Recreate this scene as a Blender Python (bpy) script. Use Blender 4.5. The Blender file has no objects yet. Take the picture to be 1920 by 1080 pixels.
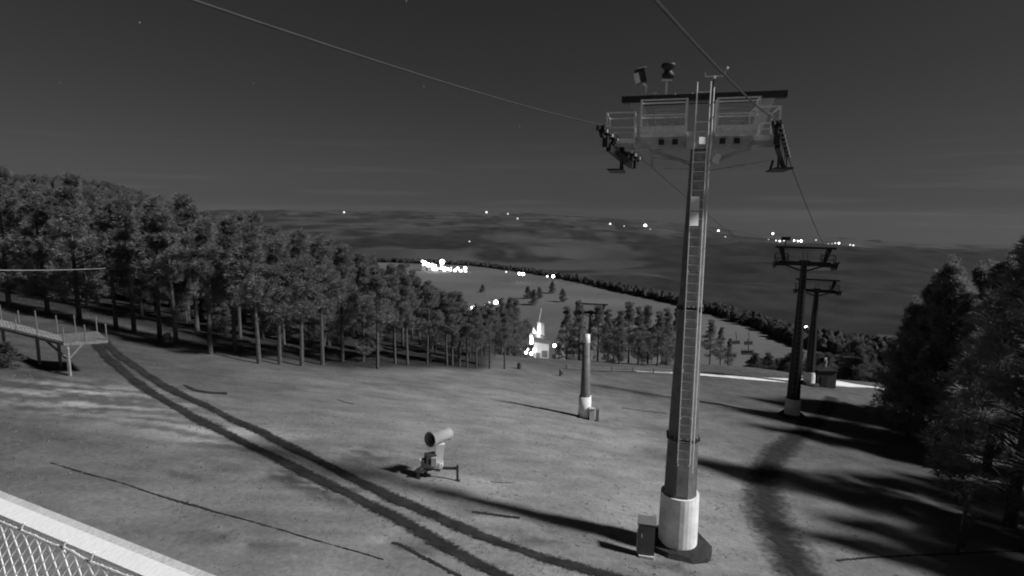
import bpy, math, random
import numpy as np
from mathutils import Matrix, Vector

random.seed(7)
RNG = np.random.default_rng(7)
SC = bpy.context.scene
COL = SC.collection
rad = math.radians

# ------------------------------------------------------------------ camera
FPX = 1050.0
PITCH, ROLL = rad(7.7), rad(0.6)
_F = np.array([0, math.cos(PITCH), -math.sin(PITCH)])
_U0 = np.array([0, math.sin(PITCH), math.cos(PITCH)])
_R0 = np.array([1.0, 0, 0])
_R = _R0 * math.cos(ROLL) + _U0 * math.sin(ROLL)
_U = _U0 * math.cos(ROLL) - _R0 * math.sin(ROLL)
cam_data = bpy.data.cameras.new('camera')
cam = bpy.data.objects.new('camera', cam_data)
COL.objects.link(cam)
M3 = Matrix(((_R[0], _U[0], -_F[0]), (_R[1], _U[1], -_F[1]), (_R[2], _U[2], -_F[2])))
cam.matrix_world = M3.to_4x4()
cam_data.sensor_fit = 'HORIZONTAL'
cam_data.angle_x = 2 * math.atan(960 / FPX)
cam_data.clip_start = 0.05
cam_data.clip_end = 60000
SC.camera = cam

# ------------------------------------------------------------------ moon and night sky
MOON = Vector((0.97, -0.235, 0)).normalized() * math.cos(rad(40)) + Vector((0, 0, math.sin(rad(40))))
world = bpy.data.worlds.new('World')
SC.world = world
world.use_nodes = True
NT = world.node_tree
NT.nodes.clear()
def wn(t, **k):
    n = NT.nodes.new(t)
    for a, b in k.items(): setattr(n, a, b)
    return n
w_out = wn('ShaderNodeOutputWorld'); w_bg = wn('ShaderNodeBackground')
w_tc = wn('ShaderNodeTexCoord'); w_sep = wn('ShaderNodeSeparateXYZ'); w_com = wn('ShaderNodeCombineXYZ')
w_max = wn('ShaderNodeMath', operation='MAXIMUM'); w_max.inputs[1].default_value = 0.045
w_sky = wn('ShaderNodeTexSky', sky_type='NISHITA')
w_sky.sun_disc = False
w_sky.sun_elevation = rad(40)
w_sky.sun_rotation = math.atan2(MOON.x, MOON.y)
w_sky.altitude = 800; w_sky.air_density = 1.0; w_sky.dust_density = 1.2
w_bw = wn('ShaderNodeRGBToBW')
L = NT.links.new
L(w_tc.outputs['Generated'], w_sep.inputs[0])
L(w_sep.outputs[0], w_com.inputs[0]); L(w_sep.outputs[1], w_com.inputs[1])
L(w_sep.outputs[2], w_max.inputs[0]); L(w_max.outputs[0], w_com.inputs[2])
L(w_com.outputs[0], w_sky.inputs[0]); L(w_sky.outputs[0], w_bw.inputs[0])
# thin streaks of cirrus
w_map = wn('ShaderNodeMapping'); w_map.inputs['Scale'].default_value = (2.2, 2.2, 46)
w_map.inputs['Rotation'].default_value = (0, rad(-3), 0)
w_no = wn('ShaderNodeTexNoise'); w_no.inputs['Scale'].default_value = 1.6; w_no.inputs['Detail'].default_value = 5
w_rmp = wn('ShaderNodeMapRange'); w_rmp.inputs[1].default_value = .56; w_rmp.inputs[2].default_value = .80
w_rmp.inputs[3].default_value = 0; w_rmp.inputs[4].default_value = .45
L(w_tc.outputs['Generated'], w_map.inputs[0]); L(w_map.outputs[0], w_no.inputs[0]); L(w_no.outputs[0], w_rmp.inputs[0])
w_elev = wn('ShaderNodeMapRange'); w_elev.inputs[1].default_value = .16; w_elev.inputs[2].default_value = .03
w_elev.inputs[3].default_value = 0; w_elev.inputs[4].default_value = 1
L(w_sep.outputs[2], w_elev.inputs[0])
w_m = wn('ShaderNodeMath', operation='MULTIPLY'); L(w_rmp.outputs[0], w_m.inputs[0]); L(w_elev.outputs[0], w_m.inputs[1])
w_a = wn('ShaderNodeMath', operation='MULTIPLY_ADD'); L(w_m.outputs[0], w_a.inputs[0]); L(w_bw.outputs[0], w_a.inputs[1]); L(w_bw.outputs[0], w_a.inputs[2])
SKY_STRENGTH = 0.0107
w_bg.inputs[1].default_value = SKY_STRENGTH
L(w_bg.outputs[0], w_out.inputs[0])

moon = bpy.data.lights.new('moonlight', 'SUN')
moon.energy = 4.3
moon.angle = rad(6)
moon.color = (1.0, 1.0, 1.0)
moon_o = bpy.data.objects.new('moonlight', moon)
COL.objects.link(moon_o)
moon_o.rotation_euler = MOON.to_track_quat('Z', 'Y').to_euler()

SC.view_settings.view_transform = 'Standard'
SC.view_settings.look = 'None'
SC.view_settings.exposure = 0
SC.view_settings.gamma = 1
SC.view_settings.use_curve_mapping = False
SC.render.engine = 'CYCLES'
cy = SC.cycles
cy.use_denoising = True
cy.max_bounces = 5; cy.diffuse_bounces = 2; cy.glossy_bounces = 2
cy.transparent_max_bounces = 10; cy.volume_bounces = 0
cy.sample_clamp_indirect = 3
cy.filter_width = 1.9

# ------------------------------------------------------------------ pixel <-> place helpers
def ray(px, py):
    d = _F + _R * (px - 960) / FPX + _U * (540 - py) / FPX
    return d / d[1]
def at(px, py, D):
    return ray(px, py) * D
def proj(P):
    P = np.array(P, float); w = P @ _F
    return 960 + FPX * (P @ _R) / w, 540 - FPX * (P @ _U) / w

# stars: a few bright points belonging to the sky
star_in = w_a.outputs[0]
for sx, sy, sv in ((262, 42, 26), (762, 2, 22), (795, 162, 16), (974, 237, 16), (475, 156, 10), (1330, 60, 5), (113, 155, 6), (640, 250, 4)):
    d = Vector(ray(sx, sy)).normalized()
    vd = wn('ShaderNodeVectorMath', operation='DOT_PRODUCT'); vd.inputs[1].default_value = d
    nrm = wn('ShaderNodeVectorMath', operation='NORMALIZE')
    L(w_tc.outputs['Generated'], nrm.inputs[0]); L(nrm.outputs[0], vd.inputs[0])
    gt = wn('ShaderNodeMath', operation='GREATER_THAN'); gt.inputs[1].default_value = math.cos(0.00085)
    L(vd.outputs['Value'], gt.inputs[0])
    ma = wn('ShaderNodeMath', operation='MULTIPLY_ADD'); ma.inputs[1].default_value = sv
    L(gt.outputs[0], ma.inputs[0]); L(star_in, ma.inputs[2])
    star_in = ma.outputs[0]
L(star_in, w_bg.inputs[0])

# ------------------------------------------------------------------ noise and terrain
def _hash(ix, iy, seed):
    h = (ix.astype(np.int64) * 374761393 + iy.astype(np.int64) * 668265263 + seed * 1442695041) & 0xffffffff
    h = ((h ^ (h >> 13)) * 1274126177) & 0xffffffff
    return ((h ^ (h >> 16)) & 0xffff) / 65535.0
def vnoise(x, y, seed=0):
    x = np.asarray(x, float); y = np.asarray(y, float)
    ix = np.floor(x); iy = np.floor(y); fx = x - ix; fy = y - iy
    u = fx * fx * (3 - 2 * fx); v = fy * fy * (3 - 2 * fy)
    a = _hash(ix, iy, seed); b = _hash(ix + 1, iy, seed); c = _hash(ix, iy + 1, seed); d = _hash(ix + 1, iy + 1, seed)
    return (a * (1 - u) + b * u) * (1 - v) + (c * (1 - u) + d * u) * v - .5
def fbm(x, y, seed=0, o=4):
    s = 0; a = 1.0
    for k in range(o):
        s = s + a * vnoise(x, y, seed + k * 17); x = x * 2.03 + 7.1; y = y * 2.03 + 3.7; a *= .5
    return s
def sstep(a, b, x):
    q = np.clip((x - a) / (b - a), 0, 1); return q * q * (3 - 2 * q)
T_E = [-.3, -.08, .04, .19, .36, .52, .75]
V_E = [680, 640, 540, 410, 312, 224, 180]
T_C = [-.95, -.6, -.3, -.1, .04, .24, .43, .70, 1.2]
V_C = [300, 170, 90, 62, 63, 71, 84, 104, 130]
def zt(X, Y):
    X = np.asarray(X, float); Y = np.asarray(Y, float)
    r = np.hypot(X, Y)
    D = np.maximum(Y, .35 * r); t = np.clip(X / np.maximum(D, .01), -1.6, 1.6)
    Yc = np.where(Y < 0, 120 * np.tanh(Y / 120), Y)
    near = -(7.853 + .1428 * np.minimum(Yc, 500) + .1392 * 190 * np.tanh(X / 190))
    near = near + .55 * fbm(X / 23, Y / 23, 3, 2) * np.clip(r / 40, 0, 1) + .16 * fbm(X / 3.1, Y / 3.1, 5, 3) * np.clip(1.3 - r / 90, 0.2, 1)
    # keep the foot of the towers where they are measured
    near = near + 1.9 * np.exp(-((X - 42) ** 2 + (Y - 78) ** 2) / 420)
    zf = np.interp(D, [40, 62, 100, 140, 200, 300, 420, 640], [-15, -18.5, -33, -46, -53, -56, -58, -61])
    e = np.interp(t, [-.8, -.2, 0, .18, .37, .47, .7, 1.2], [.002, .0, .001, .008, .024, .033, .053, .06])
    E = np.interp(t, T_E, V_E)
    zE = np.interp(E, [40, 62, 100, 140, 200, 300, 420, 640], [-15, -18.5, -33, -46, -53, -56, -58, -61])
    z15, z35, z8, z14 = -112 - 0 * e, -104 - e * 1700, -45 - e * 7000, -4 - e * 14000
    def lerp(a, b, q): return a + (b - a) * q
    far = zE - 26 * sstep(0, 160, D - E)
    far = lerp(far, z15, sstep(E + 80, 1500, D))
    far = np.where(D > 1500, lerp(z15, z35, np.clip((D - 1500) / 2000, 0, 1)), far)
    far = np.where(D > 3500, lerp(z35, z8, np.clip((D - 3500) / 4500, 0, 1)), far)
    far = np.where(D > 8000, lerp(z8, z14, np.clip((D - 8000) / 6000, 0, 1)), far)
    far = np.where(D > 14000, z14 - (D - 14000) * .05, far)
    hn = sstep(E + 60, E + 700, D)
    far = far + hn * 34 * fbm(X / 480, Y / 330, 31, 4) + sstep(1400, 4000, D) * 40 * fbm(X / 1500, Y / 900, 37, 3) + sstep(4500, 9000, D) * 80 * fbm(X / 2600, Y / 1500, 41, 3)
    mid = np.where(D > E, far, zf)
    C = np.interp(t, T_C, V_C)
    w = sstep(C, C + 46, D)
    z = near * (1 - w) + mid * w
    hl = np.interp(t, [-1.6, -1.2, -.93, -.78, -.69, -.61, -.5, -.4], [.055, .045, .034, .031, .018, -.012, -.045, -.09]) * D
    hw = np.exp(-((D - 400) / 170) ** 2) * sstep(-.36, -.55, t)
    z = z * (1 - hw) + hl * hw
    return z
def zs(x, y): return float(zt(np.array([x]), np.array([y]))[0])
_DS = np.exp(np.linspace(math.log(4), math.log(15000), 9000))
def G(px, py):
    """where the line of sight of a photo pixel meets the ground"""
    r = ray(px, py)
    f = _DS * r[2] - zt(_DS * r[0], _DS)
    i = int(np.argmax(f < 0))
    if f[i] >= 0: return None
    if i == 0: D = _DS[0]
    else: D = _DS[i - 1] + (_DS[i] - _DS[i - 1]) * f[i - 1] / (f[i - 1] - f[i])
    return np.array([r[0] * D, D, zs(r[0] * D, D)])

# ------------------------------------------------------------------ materials (grey: the picture is infrared)
def mat(name, v, rough=.8, metal=0.0, var=.25, scale=6.0, bump=0.0, bscale=30, spec=.3):
    m = bpy.data.materials.new(name); m.use_nodes = True
    nt = m.node_tree; b = nt.nodes['Principled BSDF']
    b.inputs['Roughness'].default_value = rough; b.inputs['Metallic'].default_value = metal
    b.inputs['Specular IOR Level'].default_value = spec
    tc = nt.nodes.new('ShaderNodeTexCoord'); no = nt.nodes.new('ShaderNodeTexNoise')
    no.inputs['Scale'].default_value = scale; no.inputs['Detail'].default_value = 6; no.inputs['Roughness'].default_value = .65
    mr = nt.nodes.new('ShaderNodeMapRange')
    mr.inputs[1].default_value = .28; mr.inputs[2].default_value = .72
    mr.inputs[3].default_value = v * (1 - var); mr.inputs[4].default_value = v * (1 + var)
    nt.links.new(tc.outputs['Object'], no.inputs[0]); nt.links.new(no.outputs[0], mr.inputs[0])
    nt.links.new(mr.outputs[0], b.inputs['Base Color'])
    if bump:
        n2 = nt.nodes.new('ShaderNodeTexNoise'); n2.inputs['Scale'].default_value = bscale; n2.inputs['Detail'].default_value = 4
        bp = nt.nodes.new('ShaderNodeBump'); bp.inputs['Strength'].default_value = bump; bp.inputs['Distance'].default_value = .05
        nt.links.new(tc.outputs['Object'], n2.inputs[0]); nt.links.new(n2.outputs[0], bp.inputs['Height']); nt.links.new(bp.outputs[0], b.inputs['Normal'])
    return m
def emat(name, strength):
    m = bpy.data.materials.new(name); m.use_nodes = True
    b = m.node_tree.nodes['Principled BSDF']
    b.inputs['Base Color'].default_value = (.8, .8, .8, 1)
    b.inputs['Emission Color'].default_value = (1, 1, 1, 1); b.inputs['Emission Strength'].default_value = strength
    return m
M = dict(
    pole=mat('pole_paint', .15, .55, 0, .35, 3), strip=mat('lit_facet_tone', .36, .45, .3, .3, 5),
    galv=mat('galvanised_steel', .74, .45, .1, .2, 8), galv_dull=mat('dull_galvanised_steel', .42, .55, .1, .35, 4),
    stand=mat('grey_stand_paint', .45, .6, 0, .15, 3),
    dark=mat('dark_steel', .035, .5, .2, .4, 5), black=mat('black_rubber', .02, .7, 0, .3, 6),
    white=mat('white_padding', .80, .75, 0, .26, 1.7, .15, 4), wpaint=mat('white_paint', .78, .5, 0, .08, 6),
    conc=mat('dark_concrete', .032, .95, 0, .5, 3, .8, 6), cab=mat('cabinet_paint', .15, .6, 0, .12, 3),
    rail=mat('rail_white_paint', .87, .6, 0, .05, 9, .1, 40), railgrey=mat('rail_dim_paint', .56, .7, 0, .15, 7, .2, 40),
    net=mat('white_net_cord', .85, .7, 0, .1, 20), wood=mat('grey_timber', .17, .85, 0, .4, 4, .5, 20), wood2=mat('pale_timber', .26, .85, 0, .35, 4, .5, 20),
    gun=mat('snow_gun_paint', .42, .5, 0, .12, 3), gunl=mat('snow_gun_white', .62, .5, 0, .1, 3), gund=mat('gun_dark', .05, .6, 0, .3, 8), gunm=mat('gun_mesh', .07, .8, 0, .3, 40),
    leg=mat('leg_steel', .06, .6, .2, .3, 6),
    bark=mat('pine_bark', .085, .95, 0, .45, 5, .8, 14), needles=mat('pine_needles', .20, .7, 0, .45, 1.1, spec=.15),
    needles2=mat('dark_needles', .26, .7, 0, .45, 1.1, spec=.15), leaves=mat('bush_leaves', .13, .8, 0, .45, .8, spec=.1),
    roof=mat('dark_roof', .05, .8, 0, .3, 1), wall=mat('pale_render', .55, .85, 0, .12, 1), wall2=mat('grey_render', .25, .85, 0, .2, 1),
    rope=mat('steel_rope', .055, .6, .3, .2, 3), soil=mat('soil', .03, .95, 0, .4, 3), snow=mat('old_snow', .78, .8, 0, .12, .5), wire=mat('bright_wire', .7, .4, .4, .1, 3),
    hay=mat('straw', .30, .95, 0, .3, 5),
)
for k_ in ('needles', 'needles2', 'leaves'):
    nt = M[k_].node_tree; b = nt.nodes['Principled BSDF']; out = nt.nodes['Material Output']
    tl = nt.nodes.new('ShaderNodeBsdfTranslucent'); mx = nt.nodes.new('ShaderNodeMixShader'); mx.inputs[0].default_value = .42
    nt.links.new(b.inputs['Base Color'].links[0].from_socket, tl.inputs['Color'])
    nt.links.new(b.outputs[0], mx.inputs[1]); nt.links.new(tl.outputs[0], mx.inputs[2]); nt.links.new(mx.outputs[0], out.inputs['Surface'])
GL = {k: emat('lamp_glow_%s' % n, k) for k, n in ((.35, 'faint'), (1.2, 'dim'), (4.0, 'mid'), (14.0, 'bright'))}

# ------------------------------------------------------------------ mesh helpers
class MB:
    def __init__(s): s.v = []; s.f = []
    def add(s, vs, fs):
        n = len(s.v); s.v += [tuple(map(float, p)) for p in vs]; s.f += [tuple(i + n for i in q) for q in fs]; return s
    def box(s, c, d, R=None, taper=1.0):
        vs = []
        for z in (-1, 1):
            k = taper if z > 0 else 1
            for x, y in ((-1, -1), (1, -1), (1, 1), (-1, 1)):
                p = Vector((x * d[0] / 2 * k, y * d[1] / 2 * k, z * d[2] / 2))
                if R is not None: p = R @ p
                vs.append((p.x + c[0], p.y + c[1], p.z + c[2]))
        return s.add(vs, [(0, 3, 2, 1), (4, 5, 6, 7), (0, 1, 5, 4), (1, 2, 6, 5), (2, 3, 7, 6), (3, 0, 4, 7)])
    def bar(s, a, b, w, h=None, up=(0, 0, 1)):
        a = Vector(a); b = Vector(b); d = (b - a); l = d.length; d.normalize()
        u = Vector(up)
        if abs(d.dot(u)) > .98: u = Vector((1, 0, 0))
        x = d.cross(u).normalized(); z = x.cross(d)
        R = Matrix((x, d, z)).transposed()
        return s.box((a + b) / 2, (w, l, h or w), R)
    def cyl(s, a, b, r0, r1=None, n=8, cap=True, ph=0):
        a = Vector(a); b = Vector(b); r1 = r0 if r1 is None else r1
        d = (b - a).normalized(); u = Vector((0, 0, 1)) if abs(d.z) < .95 else Vector((1, 0, 0))
        x = d.cross(u).normalized(); y = d.cross(x)
        vs = []
        for c, r in ((a, r0), (b, r1)):
            for i in range(n):
                q = ph + 2 * math.pi * i / n; vs.append(c + (x * math.cos(q) + y * math.sin(q)) * r)
        fs = [(i, i + n, (i + 1) % n + n, (i + 1) % n) for i in range(n)]
        if cap: fs += [tuple(range(n)), tuple(range(2 * n - 1, n - 1, -1))]
        return s.add(vs, fs)
    def tube(s, pts, r, n=6):
        pts = [Vector(p) for p in pts]; vs = []; fs = []
        rs = r if isinstance(r, (list, tuple)) else [r] * len(pts)
        for i, p in enumerate(pts):
            d = (pts[min(i + 1, len(pts) - 1)] - pts[max(i - 1, 0)]).normalized()
            u = Vector((0, 0, 1)) if abs(d.z) < .95 else Vector((1, 0, 0))
            x = d.cross(u).normalized(); y = d.cross(x)
            for k in range(n):
                q = 2 * math.pi * k / n; vs.append(p + (x * math.cos(q) + y * math.sin(q)) * rs[i])
        for i in range(len(pts) - 1):
            for k in range(n):
                fs.append((i * n + k, (i + 1) * n + k, (i + 1) * n + (k + 1) % n, i * n + (k + 1) % n))
        m = len(pts) - 1
        fs += [tuple(range(n)), tuple(m * n + k for k in range(n - 1, -1, -1))]
        return s.add(vs, fs)
    def lathe(s, prof, n=20, axis=None, org=(0, 0, 0)):
        """prof: (radius, height) pairs along +z, turned to axis"""
        q = Vector((0, 0, 1)).rotation_difference(Vector(axis or (0, 0, 1))).to_matrix()
        vs = []; fs = []
        for r, h in prof:
            for k in range(n):
                a = 2 * math.pi * k / n; p = q @ Vector((r * math.cos(a), r * math.sin(a), h)) + Vector(org); vs.append(p)
        for i in range(len(prof) - 1):
            for k in range(n):
                fs.append((i * n + k, i * n + (k + 1) % n, (i + 1) * n + (k + 1) % n, (i + 1) * n + k))
        return s.add(vs, fs)
    def mesh(s, name):
        me = bpy.data.meshes.new(name); me.from_pydata(s.v, [], s.f); me.update(); return me
    def build(s, name, m, parent=None, smooth=False, loc=None):
        me = s.mesh(name); me.materials.append(m)
        if smooth: me.polygons.foreach_set('use_smooth', [True] * len(me.polygons))
        o = bpy.data.objects.new(name, me); COL.objects.link(o)
        if parent is not None: o.parent = parent
        if loc is not None: o.location = loc
        return o
def tag(o, label, cat, group=None):
    o['label'] = label; o['category'] = cat
    if group: o['group'] = group
    return o
def empty(name, loc, label, cat, rz=0, group=None):
    o = bpy.data.objects.new(name, None); COL.objects.link(o)
    o.empty_display_size = .3; o.location = tuple(map(float, loc)); o.rotation_euler = (0, 0, rz)
    return tag(o, label, cat, group)
def copy_tree(o, parent=None):
    c = o.copy(); COL.objects.link(c)
    if parent is not None: c.parent = parent
    for ch in list(o.children): copy_tree(ch, c)
    return c
def kind(o, k): o['kind'] = k; return o

# ------------------------------------------------------------------ ground: one sheet to the horizon
def grid_axis():
    a = list(np.radians(np.arange(-52, 52.01, .22)))
    b = list(np.radians(np.arange(56, 304.01, 4)))
    az = np.array(a + b)
    r1 = np.exp(np.arange(math.log(2.0), math.log(130), .0125)); r2 = np.exp(np.linspace(math.log(131), math.log(12000), 150))
    return az, np.concatenate([r1, r2])
AZ, RR = grid_axis()
A2, R2 = np.meshgrid(AZ, RR)
GX, GY = R2 * np.sin(A2), R2 * np.cos(A2)
GZ = zt(GX, GY)
nA, nR = len(AZ), len(RR)
verts = np.stack([GX, GY, GZ], -1).reshape(-1, 3)
verts = np.vstack([verts, [[0, 0, zs(0, 0)]]])
ii, jj = np.meshgrid(np.arange(nR - 1), np.arange(nA), indexing='ij')
j2 = (jj + 1) % nA
quads = np.stack([ii * nA + jj, ii * nA + j2, (ii + 1) * nA + j2, (ii + 1) * nA + jj], -1).reshape(-1, 4)
ctr = len(verts) - 1
tris = [(ctr, (k + 1) % nA, k) for k in range(nA)]
gme = bpy.data.meshes.new('ground')
gme.from_pydata(verts.tolist(), [], quads[:, ::-1].tolist() + tris)
gme.polygons.foreach_set('use_smooth', [True] * len(gme.polygons))
def forest_mask(X, Y):
    D = np.maximum(Y, .35 * np.hypot(X, Y)); t = X / np.maximum(D, .01)
    E = np.interp(t, T_E, V_E)
    f = sstep(E - 4, E + 8, D) * np.where(fbm(X / 420, Y / 300, 77, 3) > -.30, 1, .25)
    q = .55 * sstep(.12, .42, t) * sstep(3600, 2600, D) + fbm(X / 330, Y / 620, 78, 4) + .5 * fbm(X / 90, Y / 160, 79, 3)
    f = np.where(D > 800, sstep(-.25, .15, q), f)
    return f
WEEDS_SHADE = [(float(g_[0]), float(g_[1]), r_) for g_, r_ in ((G(575, 905), 1.6), (G(545, 892), 1.2), (G(640, 930), 1.3), (G(770, 1035), 1.0), (G(900, 962), 1.0), (G(745, 888), .9), (G(825, 922), .9), (G(1250, 1065), 1.0), (G(1150, 1062), .8), (G(60, 690), 2.2), (G(700, 850), 2.0), (G(350, 880), 1.6), (G(1000, 1000), 1.2), (G(480, 1010), 1.4))]  # weed patches, and the snow gun's shadow put into the turf colour
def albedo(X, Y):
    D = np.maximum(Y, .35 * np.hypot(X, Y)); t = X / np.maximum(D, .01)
    # turf: frontal light falloff put into the colour, pale mid-run, darker towards both sides
    light_pool = np.exp(-((X - 2 - .02 * Y) / 17.0) ** 2) * sstep(70, 26, Y) 
    a = .056 + .192 * light_pool + .045 * sstep(20, 60, Y)
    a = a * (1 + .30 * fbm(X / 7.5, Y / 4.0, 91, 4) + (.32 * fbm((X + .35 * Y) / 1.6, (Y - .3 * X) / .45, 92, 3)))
    # bleached straw left lying on the left part of the run
    st = np.exp(-(((X + 19.5) / 4.5) ** 2 + ((Y - 24.5) / 2.6) ** 2)) + .6 * np.exp(-(((X + 12) / 3.6) ** 2 + ((Y - 22) / 1.8) ** 2))
    a = a + .30 * st * np.clip(.35 + 2.4 * fbm((X + .9 * Y) / 2.6, (Y - .2 * X) / .5, 95, 3), 0, 1)
    for wx, wy, wr in WEEDS_SHADE:
        a = a * (1 - .55 * np.exp(-(((X - wx) / wr) ** 2 + ((Y - wy) / (wr * .6)) ** 2)) * np.clip(.5 + 2.2 * fbm(X / .8, Y / .5, 88, 3), 0, 1))
    field = .12 * (1 + .35 * fbm(X / 60, Y / 40, 96, 4))
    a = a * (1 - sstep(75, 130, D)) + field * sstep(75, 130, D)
    # needle litter under the left wood
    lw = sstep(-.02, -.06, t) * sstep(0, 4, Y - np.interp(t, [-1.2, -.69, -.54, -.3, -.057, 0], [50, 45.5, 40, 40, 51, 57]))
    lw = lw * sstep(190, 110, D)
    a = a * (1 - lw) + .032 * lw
    fm = forest_mask(X, Y)
    far_field = .062 * (1 + .5 * fbm(X / 160, Y / 200, 97, 4))
    a = np.where(D > 110, a * (1 - fm) + .030 * fm * (1 + .7 * fbm(X / 26, Y / 40, 99, 4)), a)
    a = np.where(D > 800, far_field * (1 - fm) + .027 * fm * (1 + .7 * fbm(X / 50, Y / 90, 98, 5)), a)
    return np.clip(a, .012, .5)
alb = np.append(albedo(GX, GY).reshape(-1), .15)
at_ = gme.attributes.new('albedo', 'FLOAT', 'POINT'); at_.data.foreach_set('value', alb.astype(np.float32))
gm = bpy.data.materials.new('turf'); gm.use_nodes = True
nt = gm.node_tree; b = nt.nodes['Principled BSDF']; b.inputs['Roughness'].default_value = .95; b.inputs['Specular IOR Level'].default_value = .1
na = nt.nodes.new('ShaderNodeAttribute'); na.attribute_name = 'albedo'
tc = nt.nodes.new('ShaderNodeTexCoord')
n1 = nt.nodes.new('ShaderNodeTexNoise'); n1.inputs['Scale'].default_value = 5.5; n1.inputs['Detail'].default_value = 8; n1.inputs['Roughness'].default_value = .7
n2 = nt.nodes.new('ShaderNodeTexNoise'); n2.inputs['Scale'].default_value = .55; n2.inputs['Detail'].default_value = 6
mr = nt.nodes.new('ShaderNodeMapRange'); mr.inputs[1].default_value = .25; mr.inputs[2].default_value = .75; mr.inputs[3].default_value = .72; mr.inputs[4].default_value = 1.28
mr2 = nt.nodes.new('ShaderNodeMapRange'); mr2.inputs[1].default_value = .3; mr2.inputs[2].default_value = .7; mr2.inputs[3].default_value = .86; mr2.inputs[4].default_value = 1.14
mu = nt.nodes.new('ShaderNodeMath'); mu.operation = 'MULTIPLY'; mu2 = nt.nodes.new('ShaderNodeMath'); mu2.operation = 'MULTIPLY'
bp = nt.nodes.new('ShaderNodeBump'); bp.inputs['Strength'].default_value = .55; bp.inputs['Distance'].default_value = .08
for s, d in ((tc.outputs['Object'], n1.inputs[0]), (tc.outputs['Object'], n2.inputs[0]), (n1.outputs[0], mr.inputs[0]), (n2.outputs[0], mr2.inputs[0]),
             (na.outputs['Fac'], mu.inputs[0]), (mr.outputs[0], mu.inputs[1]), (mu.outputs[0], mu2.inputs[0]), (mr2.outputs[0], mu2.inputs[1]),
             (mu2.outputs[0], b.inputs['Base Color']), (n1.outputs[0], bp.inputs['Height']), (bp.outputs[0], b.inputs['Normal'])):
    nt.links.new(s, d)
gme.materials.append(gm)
ground = bpy.data.objects.new('ground', gme); COL.objects.link(ground); kind(ground, 'structure')

# ------------------------------------------------------------------ strips lying on the ground (ruts, roads)
def strip_mat(name, v, var=.35, ragged=.5, scale=3.0, rough=.95, fine=14, soft=.16):
    """earth whose edges break up into the turf; u runs across the strip"""
    m = bpy.data.materials.new(name); m.use_nodes = True
    nt = m.node_tree; b = nt.nodes['Principled BSDF']; out = nt.nodes['Material Output']
    b.inputs['Roughness'].default_value = rough; b.inputs['Specular IOR Level'].default_value = .1
    tc = nt.nodes.new('ShaderNodeTexCoord'); no = nt.nodes.new('ShaderNodeTexNoise'); no.inputs['Scale'].default_value = scale; no.inputs['Detail'].default_value = 7; no.inputs['Roughness'].default_value = .7
    mr = nt.nodes.new('ShaderNodeMapRange'); mr.inputs[1].default_value = .3; mr.inputs[2].default_value = .7; mr.inputs[3].default_value = v * (1 - var); mr.inputs[4].default_value = v * (1 + var)
    at = nt.nodes.new('ShaderNodeAttribute'); at.attribute_name = 'across'
    n2 = nt.nodes.new('ShaderNodeTexNoise'); n2.inputs['Scale'].default_value = fine; n2.inputs['Detail'].default_value = 5; n2.inputs['Roughness'].default_value = .7
    # coverage = 1 - |u| + (noise - .5) * ragged*2  > .5*ragged
    ab = nt.nodes.new('ShaderNodeMath'); ab.operation = 'ABSOLUTE'
    s1 = nt.nodes.new('ShaderNodeMath'); s1.operation = 'SUBTRACT'; s1.inputs[0].default_value = 1 - .5 * ragged
    m1 = nt.nodes.new('ShaderNodeMath'); m1.operation = 'MULTIPLY_ADD'; m1.inputs[1].default_value = 2.6 * ragged; 
    m0 = nt.nodes.new('ShaderNodeMath'); m0.operation = 'SUBTRACT'; m0.inputs[1].default_value = .5
    rm = nt.nodes.new('ShaderNodeMapRange'); rm.inputs[1].default_value = .06 - soft; rm.inputs[2].default_value = .06 + soft
    tr = nt.nodes.new('ShaderNodeBsdfTransparent'); mx = nt.nodes.new('ShaderNodeMixShader')
    for s, d in ((tc.outputs['Object'], no.inputs[0]), (no.outputs[0], mr.inputs[0]), (mr.outputs[0], b.inputs['Base Color']), (tc.outputs['Object'], n2.inputs[0]),
                 (at.outputs['Fac'], ab.inputs[0]), (ab.outputs[0], s1.inputs[1]), (n2.outputs[0], m0.inputs[0]), (m0.outputs[0], m1.inputs[0]), (s1.outputs[0], m1.inputs[2]),
                 (m1.outputs[0], rm.inputs[0]), (rm.outputs[0], mx.inputs[0]), (tr.outputs[0], mx.inputs[1]), (b.outputs[0], mx.inputs[2]), (mx.outputs[0], out.inputs[0])):
        nt.links.new(s, d)
    return m
def dense(pts, step):
    """smooth a polyline of ground points (x, y) and resample it"""
    P = np.array(pts, float)
    for _ in range(3):
        Q = [P[0]]
        for a, b in zip(P[:-1], P[1:]): Q += [a * .75 + b * .25, a * .25 + b * .75]
        Q.append(P[-1]); P = np.array(Q)
    s = np.concatenate([[0], np.cumsum(np.hypot(*np.diff(P, axis=0).T))])
    n = max(3, int(s[-1] / step)); q = np.linspace(0, s[-1], n)
    return np.stack([np.interp(q, s, P[:, 0]), np.interp(q, s, P[:, 1])], -1), q / s[-1]
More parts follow.
